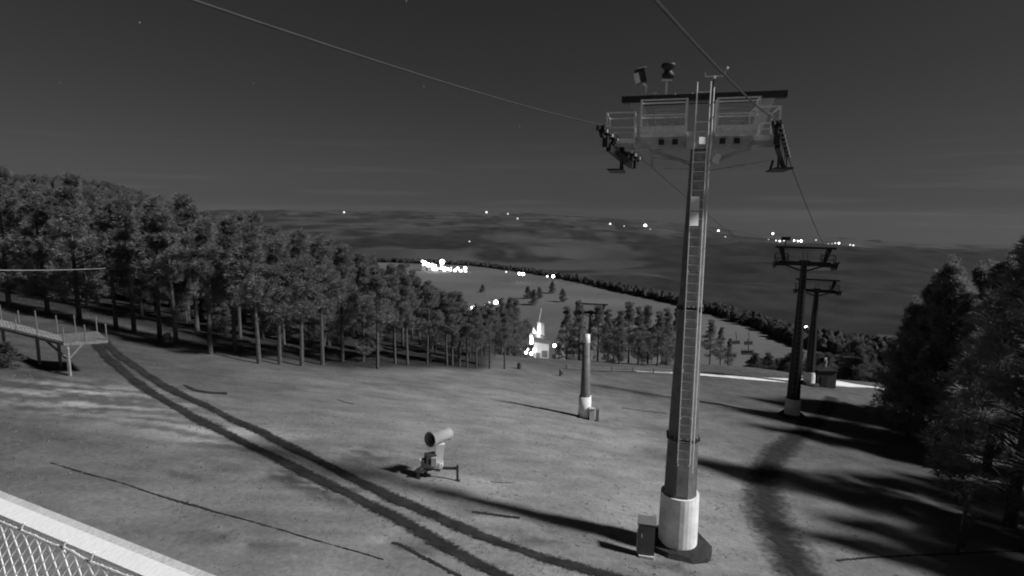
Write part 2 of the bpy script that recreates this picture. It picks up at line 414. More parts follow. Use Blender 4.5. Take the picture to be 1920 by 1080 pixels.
def strip(name, pix, width, m, lift=.02, step=.25, nx=6, dig=0.0):
    """pix: photo pixels walked over the ground; width in metres, a number or f(fraction)"""
    P, q = dense([G(*p)[:2] for p in pix], step)
    T = np.gradient(P, axis=0); T /= np.linalg.norm(T, axis=1)[:, None]; N = np.stack([-T[:, 1], T[:, 0]], -1)
    W = np.array([width(k) if callable(width) else width for k in q])
    us = np.linspace(-1, 1, nx + 1)
    V = P[:, None, :] + N[:, None, :] * (us[None, :, None] * W[:, None, None] / 2)
    Z = zt(V[..., 0], V[..., 1]) + lift
    V3 = np.concatenate([V, Z[..., None]], -1).reshape(-1, 3)
    n = nx + 1
    fs = [(i * n + k, i * n + k + 1, (i + 1) * n + k + 1, (i + 1) * n + k) for i in range(len(P) - 1) for k in range(nx)]
    me = bpy.data.meshes.new(name); me.from_pydata(V3.tolist(), [], fs)
    a = me.attributes.new('across', 'FLOAT', 'POINT'); a.data.foreach_set('value', np.tile(us, len(P)).astype(np.float32))
    me.polygons.foreach_set('use_smooth', [True] * len(me.polygons))
    me.materials.append(m)
    o = bpy.data.objects.new(name, me); COL.objects.link(o)
    if me.polygons[0].normal.z < 0: me.flip_normals()
    return kind(o, 'structure')
rut_m = strip_mat('rut_earth', .03, .5, .6, 1.3, fine=6, soft=.22)
rut_m2 = strip_mat('shaded_rut_earth', .032, .4, .8, 1.4, fine=3.2, soft=.5)
dark_line_m = strip_mat('dark_line_earth', .03, .3, .9, 2.0, fine=9)
road_m = strip_mat('pale_road', .8, .25, .25, .6, fine=3)
LOWER = [(178, 640), (196, 668), (255, 718), (330, 765), (400, 801), (480, 842), (560, 881), (640, 920), (720, 960), (800, 1004), (870, 1044), (960, 1090), (1030, 1120)]
UPPER = [(192, 636), (222, 668), (290, 715), (360, 750), (430, 785), (520, 826), (600, 866), (680, 906), (760, 945), (850, 984), (950, 1024), (1060, 1058), (1160, 1088), (1260, 1112)]
strip('wheel_track', LOWER, lambda q: .80 + .10 * math.sin(q * 37) + .06 * math.sin(q * 91 + 1), rut_m, step=.15, nx=10, lift=.035)
strip('wheel_track', UPPER, lambda q: .82 + .10 * math.sin(q * 31 + 2) + .06 * math.sin(q * 83), rut_m, step=.15, nx=10, lift=.035)
strip('dirt_path', [(1560, 745), (1545, 775), (1500, 815), (1455, 850), (1432, 890), (1432, 935), (1450, 985), (1478, 1035), (1510, 1095)], lambda q: 1.7 + .5 * q + .2 * math.sin(q * 23), rut_m2, step=.15, nx=16, lift=.05)
strip('dark_ground_line', [(95, 868), (140, 882), (180, 893), (240, 910), (300, 930), (380, 953), (430, 967), (490, 984), (560, 1004), (640, 1028), (720, 1050)], lambda q: .10 + .10 * math.exp(-((q - .45) / .12) ** 2) + (.05 * math.exp(-((q - .1) / .05) ** 2) - .06 * max(0, math.sin(q * 60) * math.sin(q * 23 + 1))), dark_line_m, step=.1, nx=4)  # thin broken dark line over the turf
strip('dark_ground_line', [(345, 722), (366, 733), (395, 737), (426, 738)], lambda q: .16 + .42 * min(1, 1.6 * q), strip_mat('ditch_earth', .03, .3, .35, 2.0), step=.1, nx=4)
strip('dark_ground_line', [(0, 664), (40, 676), (85, 688), (128, 704)], lambda q: .55 - .2 * q, dark_line_m, step=.2, nx=4)
strip('dark_ground_line', [(634, 750), (650, 755), (664, 758)], .18, dark_line_m, step=.1, nx=4)
strip('dark_ground_line', [(735, 1018), (760, 1026), (790, 1044), (850, 1075), (900, 1100)], .3, dark_line_m, step=.1, nx=4)
strip('dark_ground_line', [(885, 960), (930, 966), (975, 972)], .3, dark_line_m, step=.1, nx=4)
strip('dark_ground_line', [(1570, 1052), (1640, 1046), (1700, 1042), (1760, 1040), (1830, 1035), (1960, 1034)], .22, dark_line_m, step=.1, nx=4)
strip('dark_ground_line', [(1165, 765), (1200, 770), (1250, 776)], .3, dark_line_m, step=.1, nx=4)  # short dark line across the slope
strip('gravel_road', [(1190, 696), (1260, 699), (1320, 703), (1400, 710), (1475, 714), (1520, 717), (1580, 721), (1660, 729), (1740, 738)], lambda q: 1.6 + 3.6 * sstep(.1, .55, q), road_m, step=1, nx=8, lift=.05)

# ------------------------------------------------------------------ terrace barrier close to the camera
def on_z(px, py, z):
    r = ray(px, py); return Vector(r * (z / r[2]))
ZR = -1.5
a0, a1 = on_z(-90, 883, ZR), on_z(470, 1103, ZR)
rd = (a1 - a0).normalized(); rn = Vector((rd.y, -rd.x, 0)).normalized()
if rn.y > 0: rn = -rn                                              # towards the camera side
bar_root = empty('terrace_barrier', ((a0 + a1) / 2), 'white painted rail with cord netting at the bottom left corner', 'barrier')
def bl(p): return Vector(p) - (a0 + a1) / 2
e0, e1 = a0 - rd * .3, a1 + rd * .5
MB().bar(bl(e0 + rn * .022 + Vector((0, 0, -.03))), bl(e1 + rn * .022 + Vector((0, 0, -.03))), .044, .05).build('rail_strip', M['railgrey'], bar_root)  # the rail's dimmer face, its shade put into a grey strip
MB().bar(bl(e0 + rn * .088 + Vector((0, 0, -.007))), bl(e1 + rn * .088 + Vector((0, 0, -.007))), .086, .014).build('rail_board', M['rail'], bar_root)
for k in (.5, -.1):
    for s in (e0, e1):
        pass
for s in (e0 - rd * .0, e1 + rd * .0):
    MB().box(bl(s + rn * .06 + Vector((0, 0, -.60))), (.08, .08, 1.1)).build('post', M['rail'], bar_root)
# net hanging under the board: two families of cord, sagging a little
nb = MB(); LN = (e1 - e0).length; HN = .78; off = rn * .136
def netp(s, h):
    wob = .005 * math.sin(s * 9 + h * 14) + .004 * math.sin(s * 23 - h * 6)
    sag = .007 * abs(math.sin(s * 7.3)) * (1 - h / HN)
    return bl(e0 + rd * s + off + rn * (.008 + .40 * h + .02 * h * math.sin(s * 5 + h * 7)) + Vector((0, 0, -.010 - h - sag + wob * .6)) + rd * wob)
cell = .047
for fam in (0, 1):
    slope = (1.55, -.62)[fam]; k = -40
    step = cell * math.hypot(1, 1 / slope) if fam == 0 else cell * 1.15 * math.hypot(1, 1 / slope)
    for k in range(-40, 120):
        s0 = k * step; pts = []
        for i in range(26):
            h = HN * i / 25; s = s0 - h / slope if fam == 0 else s0 + h / .62 * -1 * -1
            if fam == 1: s = s0 + h / .62
            if 0 < s < LN: pts.append(netp(s, h))
        if len(pts) > 2: nb.tube(pts, .0034, 5)
nb.build('netting', M['net'], bar_root)
MB().tube([netp(LN * i / 60, .004) for i in range(61)], .004, 5).build('edge_cord', M['net'], bar_root)
for px, py in ((40, 962), (160, 1026), (100, 985), (215, 1046)):
    c = on_z(px, py, ZR - .06)
    s = (c - e0).dot(rd); q = e0 + rd * s
    MB().tube([bl(q + rn * .138 + Vector((0, 0, z + .05)) + rd * dx + rn * dn) for z, dx, dn in ((-.03, .012, .0), (-.055, .0, .006), (-.08, -.012, .004), (-.095, .006, -.004), (-.075, .03, -.004))], .0045, 5).build('cable_tie', M['rail'], bar_root)
slab = MB().box((0, .2, -2.75), (9, 4.0, .2)); slab.build('terrace_floor', M['wood'])['kind'] = 'structure'
tb = MB()
for x in (-3.9, 3.9):
    for y in (-1.4, 1.6): tb.box((x, y, (-2.85 + zs(x, y)) / 2 - .2), (.3, .3, -2.85 - zs(x, y) + .4))
tb.build('terrace_stilts', M['wood'])['kind'] = 'structure'

# ------------------------------------------------------------------ lift towers
def octo(mb, prof, n=8, ph=math.pi / 8):
    vs = []; fs = []
    for r, z in prof:
        for k in range(n):
            a = ph + 2 * math.pi * k / n; vs.append((r * math.cos(a), r * math.sin(a), z))
    for i in range(len(prof) - 1):
        for k in range(n): fs.append((i * n + k, i * n + (k + 1) % n, (i + 1) * n + (k + 1) % n, (i + 1) * n + k))
    fs.append(tuple(range((len(prof) - 1) * n, len(prof) * n)))
    mb.add(vs, fs); return mb
def sheave_train(root, x, z, n, length, tilt, r=.17, turn=0.0):
    """a line of rubber-lined wheels on a rocker beam; local y runs along the rope"""
    dz = math.tan(tilt)
    b = MB()
    b.bar((x - .10, -length / 2, z - .12 + dz * length / 2), (x - .10, length / 2, z - .12 - dz * length / 2), .05, .14)
    b.bar((x + .10, -length / 2, z - .12 + dz * length / 2), (x + .10, length / 2, z - .12 - dz * length / 2), .05, .14)
    for k in range(0, n, 2):
        y = -length / 2 + length * (k + 1) / n
        b.bar((x, y, z - .12 - dz * y), (x, y, z - .55 - dz * y), .10, .16)
    b.bar((x, -length * .3, z - .5 + dz * length * .3), (x, length * .3, z - .5 - dz * length * .3), .14, .2)
    tr = b.build('sheave_train', M['dark'], root)
    tr.matrix_local = Matrix.Translation((x, 0, 0)) @ Matrix.Rotation(turn, 4, 'Z') @ Matrix.Translation((-x, 0, 0))
    wm = MB(); prof = [(.05, -.05), (r, -.05), (r * .86, -.02), (r * .86, .02), (r, .05), (.05, .05)]
    wm.lathe(prof, 14, (1, 0, 0)); me = wm.mesh('sheave'); me.materials.append(M['black'])
    for k in range(n):
        y = -length / 2 + length * (k + .5) / n
        o = bpy.data.objects.new('sheave', me); COL.objects.link(o); o.parent = tr; o.location = (x, y, z - dz * y - r * .86)
        c = MB().cyl((x - .075, y, z - dz * y - r * .86), (x + .14, y, z - dz * y - r * .86), .05, .05, 8).build('axle_cap', M['galv_dull'], tr)
    return tr
def railing(mb, x0, x1, y0, y1, z, h, open_side=None, r=.025, mid=True):
    cs = [(x0, y0), (x1, y0), (x1, y1), (x0, y1)]
    for c in cs: mb.bar((*c, z), (*c, z + h), r * 2)
    for i in range(4):
        if i == open_side: continue
        a, b = cs[i], cs[(i + 1) % 4]
        for hh in ((h - .02, h * .5) if mid else (h - .02,)):
            mb.bar((*a, z + hh), (*b, z + hh), r * 1.5)
def platform(root, x0, x1, y0, y1, z, h, m_floor, m_rail, posts=2):
    f = MB()
    for k in range(12):
        y = y0 + (y1 - y0) * (k + .5) / 12; f.bar((x0, y, z - .03), (x1, y, z - .03), .025, .03)
    for y in (y0, y1): f.bar((x0, y, z - .05), (x1, y, z - .05), .04, .14)
    for x in (x0, x1): f.bar((x, y0, z - .05), (x, y1, z - .05), .04, .14)
    p = f.build('work_platform', m_floor, root)
    r = MB(); railing(r, x0, x1, y0, y1, z, h); r.build('railing', m_rail, p)
    k = MB(); k.bar((x0, y0 - .03, z + .06), (x1, y0 - .03, z + .06), .012, .13); k.build('kick_plate', m_rail, p)
    return p
def tower(name, loc, rz, H, r0, r1, g, label, group, near=False, wrap_h=2.0, turn=0.0, pole_m=None):
    """local axes: x across the line, y downhill along it; H is the height of the crossbeam"""
    root = empty(name, loc, label, 'lift tower', rz, group)
    pm = pole_m or M['pole']
    octo(MB(), [(r0, -.6), (r0 * .80 + r1 * .20, H * .22), (r0 * .48 + r1 * .52, H * .55), (r1, H)]).build('pole', pm, root)
    if near:
        for q in (.30, .62):
            rr_ = float(np.interp(q, [0, .22, .55, 1], [r0, r0 * .80 + r1 * .20, r0 * .48 + r1 * .52, r1]))
            fl_ = MB(); octo(fl_, [(rr_ * .9, H * q - .05), (rr_ + .06, H * q - .05), (rr_ + .06, H * q + .05), (rr_ * .9, H * q + .05)]); fo = fl_.build('flange', M['dark'], root)
            bm_ = MB()
            for k in range(16):
                a = math.pi / 16 + k * math.pi / 8; bm_.cyl((math.cos(a) * (rr_ + .01), math.sin(a) * (rr_ + .01), H * q - .085), (math.cos(a) * (rr_ + .01), math.sin(a) * (rr_ + .01), H * q + .085), .018, .018, 6)
            kind(bm_.build('bolts', M['galv_dull'], fo), 'stuff')
    w = MB(); w.lathe([(r0 * .97, -.2), (r0 * 1.05, -.2), (r0 * 1.04, wrap_h * .5), (r0 * 1.02, wrap_h), (r0 * .88, wrap_h)], 28)
    w.build('base_wrap', M['white'], root)
    fb = MB(); octo(fb, [(r0 * 1.95, -.7), (r0 * 1.86, .16), (r0 * 1.66, .34), (r0 * 1.06, .36)], 9, .2); fb.v = [(a + random.uniform(-.06, .06), b_ + random.uniform(-.06, .06), c + random.uniform(-.05, .05)) for a, b_, c in fb.v]; fb.build('footing', M['conc'], root)
    # crossbeam and catwalk brackets
    cb = MB(); cb.box((0, 0, H), (2 * g * .86, .42, .36)); cb.box((0, 0, H + .05), (.75, .75, .5))
    for s in (-1, 1):
        cb.bar((s * r1, 0, H - .62), (s * g * .62, 0, H - .18), .12, .12)
        cb.box((s * g * .9, 0, H - .05), (.22, .7, .28))
    cb.build('crossbeam', M['galv_dull'] if near else M['dark'], root)
    # lifting frame: top beam on two flared stands
    lf = MB(); zt_ = H + 1.36
    lf.box((0.02, .12, zt_), (2 * g * 1.02, .26, .19))
    lf.box((0, -.04, zt_ - .2), (2 * g * .72, .03, .03))
    frame = lf.build('lifting_frame', M['dark'], root)
    for s in (-1, 1):
        st = MB()
        xt, xb = s * g * .80, s * g * .66
        for y in (.0, .22):
            pass
        vs = [(xt - .22, .06, zt_ - .1), (xt + .22, .06, zt_ - .1), (xt + .22, .18, zt_ - .1), (xt - .22, .18, zt_ - .1),
              (xb - .12, .06, H), (xb + .12, .06, H), (xb + .12, .18, H), (xb - .12, .18, H)]
        st.add(vs, [(0, 1, 2, 3), (7, 6, 5, 4), (0, 4, 5, 1), (1, 5, 6, 2), (2, 6, 7, 3), (3, 7, 4, 0)])
        st.build('stand', M['stand'] if near else M['dark'], frame)
    for s in (-1, 1):
        sheave_train(root, s * g, H + .12, 8 if near else 6, 3.6, rad(9), .19, turn)
    return root
# --- the near tower
T1 = np.array([5.62, 17.44, 0.0]); T1[2] = zs(T1[0], T1[1])
LIFT_AZ = rad(14); TURN = -rad(16)
top_z = at(1307, 268, 17.4)[2]
H1 = top_z - T1[2]
r_pole0, r_pole1 = .60, .23
t1 = tower('lift_tower', T1, -LIFT_AZ, H1, r_pole0, r_pole1, 2.32, 'tall near lift tower with ladder, railed platforms and white wrapped foot', 'chairlift towers', True, 2.05, TURN)
g1 = 2.32
# platforms
platform(t1, -g1 - .42, -g1 + .42, -.55, .55, H1 - .02, .92, M['galv_dull'], M['galv'])
platform(t1, -1.72, -.42, -.72, -.22, H1 + .30, .90, M['galv'], M['galv'])
platform(t1, -1.30, -.55, .30, .85, H1 + .30, .80, M['galv_dull'], M['galv_dull'])
platform(t1, .42, 1.55, -.72, -.22, H1 + .28, .90, M['galv'], M['galv'])
platform(t1, .55, 1.40, .30, .85, H1 + .28, .80, M['galv_dull'], M['galv_dull'])
platform(t1, g1 - .85, g1 - .20, -.60, .60, H1 - .02, .95, M['galv_dull'], M['galv'])
for s in (-1, 1):
    cw = MB(); cw.box((s * g1 + .16 * s, .9, H1 - .75), (.5, 1.5, .05)); cw.bar((s * g1, .25, H1 - .74), (s * g1, .25, H1 - .2), .06); cw.bar((s * g1, 1.5, H1 - .74), (s * g1, 1.1, H1 - .45), .06)
    cw.build('catwalk', M['dark'], t1)
# ladder on the uphill side
def rp(z):
    return float(np.interp(z, [0, H1 * .22, H1 * .55, H1], [r_pole0, r_pole0 * .80 + r_pole1 * .20, r_pole0 * .48 + r_pole1 * .52, r_pole1])) * .93
zl0, zl1 = 3.3, H1 + 1.65
def ly(z): return -(rp(min(z, H1)) + .14) if z < H1 - .3 else -(rp(H1) + .16) - .28 * sstep(H1 - .3, H1, z)
LX = .02
lad = MB(); zz = np.linspace(zl0, zl1, 40)
for s in (-1, 1): lad.tube([(LX + s * .185, ly(z), z) for z in zz], .021, 6)
ladder = lad.build('ladder', M['galv'], t1)
rme = MB().cyl((LX - .185, 0, 0), (LX + .185, 0, 0), .013, .013, 6).mesh('rung'); rme.materials.append(M['galv'])
z = zl0 + .15
while z < zl1 - .05:
    if not (H1 + .55 < z < H1 + .85 or H1 + 1.0 < z < H1 + 1.25):
        o = bpy.data.objects.new('rung', rme); COL.objects.link(o); o.parent = ladder; o.location = (0, ly(z), z)
    z += .28
MB().tube([(LX + .285, ly(z) + .05, z) for z in np.linspace(3, H1 + 1.5, 30)], .02, 6).build('safety_rail', M['galv'], t1)
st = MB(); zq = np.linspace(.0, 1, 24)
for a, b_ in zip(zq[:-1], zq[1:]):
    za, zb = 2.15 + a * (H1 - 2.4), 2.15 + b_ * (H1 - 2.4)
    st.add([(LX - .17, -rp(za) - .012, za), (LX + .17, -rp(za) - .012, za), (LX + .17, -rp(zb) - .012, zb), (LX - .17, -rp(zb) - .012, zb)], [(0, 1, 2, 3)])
st.build('lit_facet_strip', M['strip'], t1)  # pale strip added: the shaft's lit centre facet put into the colour
for k in range(7):
    z = 3.2 + k * (H1 - 4) / 6
    for s in (-1, 1): MB().bar((LX + s * .2, ly(z) + .02, z), (LX + s * .12, -rp(z) * .9, z), .03).build('ladder_bracket', M['galv_dull'], t1)
zs1 = at(1300, 396, 17.2)[2] - T1[2]
for k, dz in enumerate((.225, -.225)):
    pl_ = MB().box((LX - .07, ly(zs1) - .11, zs1 + dz), (.30, .015, .42), Matrix.Rotation(rad(30), 3, 'Z')).build('number_plate', M['wpaint'], t1)
MB().box((LX + .02, ly(H1) - .12, H1 - .02), (.22, .04, .20), Matrix.Rotation(rad(30), 3, 'Z')).build('white_plate', M['wpaint'], t1)
sp = MB(); sp.box((.52, -.2, H1 - .48), (.22, .2, .26), Matrix.Rotation(.35, 3, 'Y'), .75); sp.bar((.45, -.15, H1 - .2), (.5, -.15, H1 - .36), .04)
sp.build('loudspeaker', M['galv'], t1)
br = MB(); br.bar((-1.35, -.1, H1 - .42), (-.2, -.1, H1 - .58), .05); br.bar((-1.1, -.1, H1 - .75), (-.2, -.1, H1 - .78), .04); br.bar((-1.35, -.1, H1 - .15), (-1.35, -.1, H1 - .7), .09)
br.bar((.2, -.1, H1 - .85), (2.0, -.1, H1 - .55), .04); br.build('brace', M['galv_dull'], t1)
# floodlight and horn siren over the left end of the frame
zf = H1 + 1.36
ft = empty  # (kept short)
fl = MB(); fl.bar((-1.62, .1, zf), (-1.62, .1, zf + .42), .05); fl.bar((-1.36, .1, zf), (-1.36, .1, zf + .2), .05); fl.bar((-1.75, .1, zf + .16), (-1.3, .1, zf + .16), .04); fl.bar((-1.62, .1, zf + .4), (-1.82, -.02, zf + .55), .05)
lamp_mount = fl.build('lamp_bracket', M['galv'], t1)
R = Matrix.Rotation(rad(-14), 3, 'Y')
MB().box((-1.80, -.05, zf + .66), (.30, .20, .40), R).build('floodlight', M['dark'], lamp_mount)
MB().box((-1.90, -.17, zf + .58), (.15, .03, .30), R).build('floodlight_glass', M['wpaint'], lamp_mount)
MB().bar((-1.88, -.12, zf + .88), (-1.62, -.12, zf + .92), .03, .03).build('visor', M['galv'], lamp_mount)
si = MB(); si.bar((-1.02, .1, zf - .05), (-1.02, .1, zf + .55), .055); si.bar((-1.16, .1, zf + .55), (-.86, .1, zf + .55), .05)
siren_mast = si.build('siren_mast', M['galv'], t1)
MB().lathe([(.02, 0), (.16, .02), (.2, .12), (.12, .2), (.14, .28), (.24, .36), (.2, .44), (.02, .48)], 12, (0, 0, 1), (-.98, .1, zf + .58)).build('siren', M['dark'], siren_mast, True)
wm = MB(); wm.cyl((.34, .2, zf - .1), (.36, .2, zf + .62), .03, .02, 6)
wmast = wm.build('wind_mast', M['dark'], t1)
wb = MB(); wb.bar((.10, .2, zf + .62), (.70, .2, zf + .62), .03); wb.bar((.10, .2, zf + .62), (.10, .2, zf + .74), .03); wb.bar((.66, .2, zf + .62), (.66, .2, zf + .76), .03); wb.cyl((.36, .2, zf + .54), (.36, .2, zf + .62), .05, .05, 8)
wb.build('sensor_bar', M['galv'], wmast)
MB().lathe([(.01, 0), (.05, .05), (.01, .1)], 8, (0, 0, 1), (.72, .2, zf + .78)).build('wind_sensor', M['galv'], wmast)
hd = MB()
for x in (-.95, .55, 1.0): pass
for k in range(3): hd.cyl((-1.25 + .5 * k, .1, H1 + 1.3), (-1.25 + .5 * k, .1, H1 + 1.5), .015)
hd.build('hanger_rod', M['galv'], t1)
for x in (-1.1, -.7, .65, 1.05):
    MB().box((x, -.24, H1 + .02), (.16, .05, .16)).build('bolt_plate', M['dark'], t1)
# --- the two towers down the line
gT2 = G(1485, 783); T2 = np.array([gT2[0] + .1, gT2[1] + .25, 0]); T2[2] = zs(T2[0], T2[1])
H2 = at(1507, 494, T2[1])[2] - T2[2]
t2 = tower('lift_tower', T2, -rad(22), H2, .62, .25, 2.3, 'dark lift tower with white wrapped foot beside the earth path', 'chairlift towers', False, 1.75, 0, M['dark'])
gT3 = G(1517, 722); T3 = np.array([gT3[0] + .1, gT3[1] + .25, 0]); T3[2] = zs(T3[0], T3[1])
H3 = at(1531, 545, T3[1])[2] - T3[2]
t3 = tower('lift_tower', T3, -rad(22), H3, .66, .26, 2.4, 'farther dark lift tower with white foot on the pale road', 'chairlift towers', False, 1.7, 0, M['dark'])
def small_ladder(root, H, r0, r1):
    m = MB()
    for s in (-1, 1): m.bar((s * .18, -r0 - .1, 2.4), (s * .18, -r1 - .14, H + 1.0), .04)
    for k in range(int((H - 2) / .45)):
        z = 2.6 + k * .45; q = z / H; m.bar((-.18, -(r0 * (1 - q) + r1 * q) - .11, z), (.18, -(r0 * (1 - q) + r1 * q) - .11, z), .025)
    m.build('ladder', M['pole'], root)
small_ladder(t2, H2, .62, .25); small_ladder(t3, H3, .66, .26)
sm = MB(); sm.cyl((-1.55, .1, H2 + 1.4), (-1.55, .1, H2 + 1.95), .05); sm.box((-1.55, .1, H2 + 2.1), (.7, .3, .3)); sm.build('horn', M['dark'], t2)
for tt, HH, gg in ((t2, H2, 2.3), (t3, H3, 2.4)):
    for s in (-1, 1):
        platform(tt, s * gg * .78 - .5, s * gg * .78 + .5, -.5, .5, HH - .1, .9, M['dark'], M['dark'])
# --- head of the second lift's tower, rising behind the trees past the crest
D4 = 88.0
p4 = at(1108, 590, D4); T4 = np.array([p4[0], p4[1], 0]); T4[2] = zs(T4[0], T4[1])
H4 = at(1108, 586, D4)[2] - T4[2]
t4 = tower('lift_tower', T4, -rad(14), H4, .6, .26, 2.55, 'distant lift tower whose dark frame shows over the trees past the crest', 'chairlift towers', False, .3)

# ------------------------------------------------------------------ haul ropes
def loc2world(base, rz, p):
    c, s = math.cos(rz), math.sin(rz)
    return np.array([base[0] + c * p[0] - s * p[1], base[1] + s * p[0] + c * p[1], base[2] + p[2]])
def sag(a, b, k, n=24):
    a = np.array(a); b = np.array(b); q = np.linspace(0, 1, n)[:, None]
    P = a + (b - a) * q; P[:, 2] -= (4 * k * q * (1 - q))[:, 0]; return P.tolist()
def upline(S, px, py, d=(.4848, .8746)):
    r = ray(px, py); k = (S[0] - r[0] * S[1]) / (d[0] - r[0] * d[1]); Y = S[1] - k * d[1]
    P = np.array([S[0] - k * d[0], Y, r[2] * Y]); return P
ropes = {}
for s, (px, py), lab in ((-1, (360, 0), 'steel haul rope running over the left end of the near tower'), (1, (1228, 0), 'steel haul rope running over the right end of the near tower')):
    S1 = loc2world(T1, -LIFT_AZ, (s * g1 + 1.6 * math.sin(TURN), -1.6 * math.cos(TURN), H1 + .12 + 1.6 * math.tan(rad(9))))
    S1b = loc2world(T1, -LIFT_AZ, (s * g1 - 1.7 * math.sin(TURN), 1.7 * math.cos(TURN), H1 + .12 - 1.7 * math.tan(rad(9))))
    up = upline(S1, px, py); ext = up + (up - S1) / np.linalg.norm(up - S1) * 14
    S2 = loc2world(T2, -rad(22), (s * 2.3, 0, H2 + .12)); S3 = loc2world(T3, -rad(22), (s * 2.4, 0, H3 + .12))
    S4 = S3 + np.array([.50, .86, -.36]) * 120
    pts = [ext.tolist()] + sag(up, S1, .10, 14) + sag(S1b, S2, .35, 30) + sag(S2, S3, .3, 14)[1:] + sag(S3, S4, 1.5, 16)[1:]
    tag(MB().tube(pts, .016, 6).build('haul_rope', M['rope']), lab, 'cable', 'haul ropes of the chairlift')
for s, lab in ((-1, 'thin far rope left of the distant tower frame'), (1, 'thin far rope right of the distant tower frame')):
    A = loc2world(T4, -rad(14), (s * 2.55, 0, H4 + .12)); d = np.array([.55, .83, -.05]); B = A + d * 110 + np.array([0, 0, -12])
    tag(MB().tube(sag(A, B, 3, 24), .03, 5).build('haul_rope', M['rope']), lab, 'cable', 'haul ropes of the second lift')
# bright thin wire at the far left
wA, wB = at(-60, 506, 17.0), at(198, 503, 30.0)
tag(MB().tube(sag(wA, wB, .05, 12), .013, 5).build('overhead_wire', M['wire']), 'bright thin wire crossing before the wood at the left edge', 'cable')

# ------------------------------------------------------------------ lift chairs hanging over the far run
def make_chair():
    root = empty('lift_chair', (0, 0, 0), 'x', 'lift chair', 0, 'chairs hanging on the lift beyond the crest')
    MB().tube([(0, 0, 0), (0, 0, -.5), (.25, 0, -1.3), (.25, 0, -2.3)], .07, 6).build('hanger', M['dark'], root)
    MB().bar((-1.1, 0, -2.3), (1.4, 0, -2.3), .09).bar((-1.1, 0, -2.3), (-1.1, 0, -3.1), .07).bar((1.4, 0, -2.3), (1.4, 0, -3.1), .07).build('chair_frame', M['dark'], root)
    MB().box((.15, -.1, -3.1), (2.4, .55, .12)).build('seat', M['black'], root)
    MB().box((.15, .2, -2.78), (2.4, .1, .5), Matrix.Rotation(-.15, 3, 'X')).build('backrest', M['black'], root)
    return root
ch0 = make_chair()
for i, (px, py, D, rz, lab) in enumerate((
        (1380, 622, 140, .3, 'small chair hanging highest beyond the near tower, first of two side by side'),
        (1404, 623, 140, .3, 'small chair hanging beyond the near tower, right one of two side by side'),
        (1402, 634, 105, .1, 'larger dark chair hanging just below the pair of small chairs'),
        (1370, 642, 115, .1, 'dark chair hanging low between near tower and the larger chair'),
        (1592, 640, 105, .1, 'dark chair hanging right of the far tower above the machine hut'))):
    o = ch0 if i == 0 else copy_tree(ch0)
    o.location = at(px, py, D); o.rotation_euler = (0, 0, rz); o['label'] = lab

# ------------------------------------------------------------------ mast in the middle of the run
gp = G(1096, 783)
mast = empty('steel_mast', (gp[0], gp[1], gp[2]), 'stout dark mast with white foot and pale top, mid slope left of the near tower', 'mast')
Hm = at(1104, 627, gp[1])[2] - gp[2]
MB().lathe([(.40, -.5), (.36, 1.2), (.24, Hm - .55), (.0, Hm - .55)], 14).build('shaft', M['pole'], mast, True)
MB().lathe([(.24, Hm - .55), (.22, Hm), (0, Hm + .02)], 14).build('top_cap', M['galv'], mast, True)
MB().lathe([(.38, -.2), (.46, -.2), (.42, 1.55), (.36, 1.55)], 14).build('base_wrap', M['white'], mast, True)
fb = MB(); octo(fb, [(.62, -.4), (.6, .06), (.42, .12)], 8, .1); fb.build('footing', M['conc'], mast)
hx = empty('hydrant_box', (gp[0] + .45, gp[1] - .55, zs(gp[0] + .45, gp[1] - .55)), 'pale hydrant boxes at the right foot of the mid slope mast', 'hydrant')
MB().box((-.05, 0, .38), (.34, .3, .9), None, .9).build('box', M['gun'], hx)
MB().box((.36, .1, .36), (.18, .3, .86), None, .9).build('box', M['cab'], hx)
MB().box((-.05, 0, .85), (.40, .36, .05)).build('lid', M['galv_dull'], hx)

# ------------------------------------------------------------------ electrical cabinet at the near tower
gc = G(1210, 1046)
cb_ = empty('electric_cabinet', gc, 'grey upright electric cabinet standing left of the near tower foot', 'cabinet', rad(-14))
MB().box((0, .2, .62), (.52, .42, 1.02)).build('housing', M['cab'], cb_)
MB().box((.0, .2, 1.15), (.58, .50, .04), Matrix.Rotation(.05, 3, 'X')).build('roof_plate', M['cab'], cb_)
MB().box((.03, -.022, .62), (.42, .015, .9)).build('door', M['cab'], cb_)
MB().box((-.14, -.04, .75), (.03, .03, .12)).build('handle', M['galv'], cb_)
MB().box((0.02, .15, .03), (.46, .46, .14)).build('plinth', M['galv'], cb_)
MB().cyl((-.26, .05, .1), (-.26, .05, .9), .03).build('conduit', M['galv_dull'], cb_)

# ------------------------------------------------------------------ snow gun
gs = G(820, 896)
sg = empty('snow_gun', gs, 'pale fan snow gun on low dark legs beside the wheel tracks', 'snow gun')
view = Vector((gs[0], gs[1], 0)).normalized(); right = Vector((view.y, -view.x, 0))
def sl(r, f, z): return right * r + view * f + Vector((0, 0, z))
lower = .42
arm = MB()
legs = ((-.74, -.25), (.78, -.15), (.02, .85))
for r, f in legs: arm.bar(sl(0, 0, lower), sl(r, f, lower), .09, .09)
arm.build('base_frame', M['leg'], sg)
for r, f in legs:
    zz = zs(*(Vector(gs) + sl(r, f, 0))[:2]) - gs[2]
    m = MB(); m.bar(sl(r, f, zz - .03), sl(r, f, lower + .13), .085); m.bar(sl(r, f, zz), sl(r, f, zz + .02), .2, .2) ; m.build('leg', M['leg'], sg)
MB().bar(sl(-.86, -.3, lower + .03), sl(-.58, -.2, lower + .16), .07).build('tow_hitch', M['leg'], sg)
cl = MB(); cl.box(sl(.05, .05, lower + .1), (.34, .34, .2)); cl.bar(sl(.03, .06, lower + .1), sl(.14, .06, 1.38), .24, .32, right); cl.build('column', M['gunl'], sg)
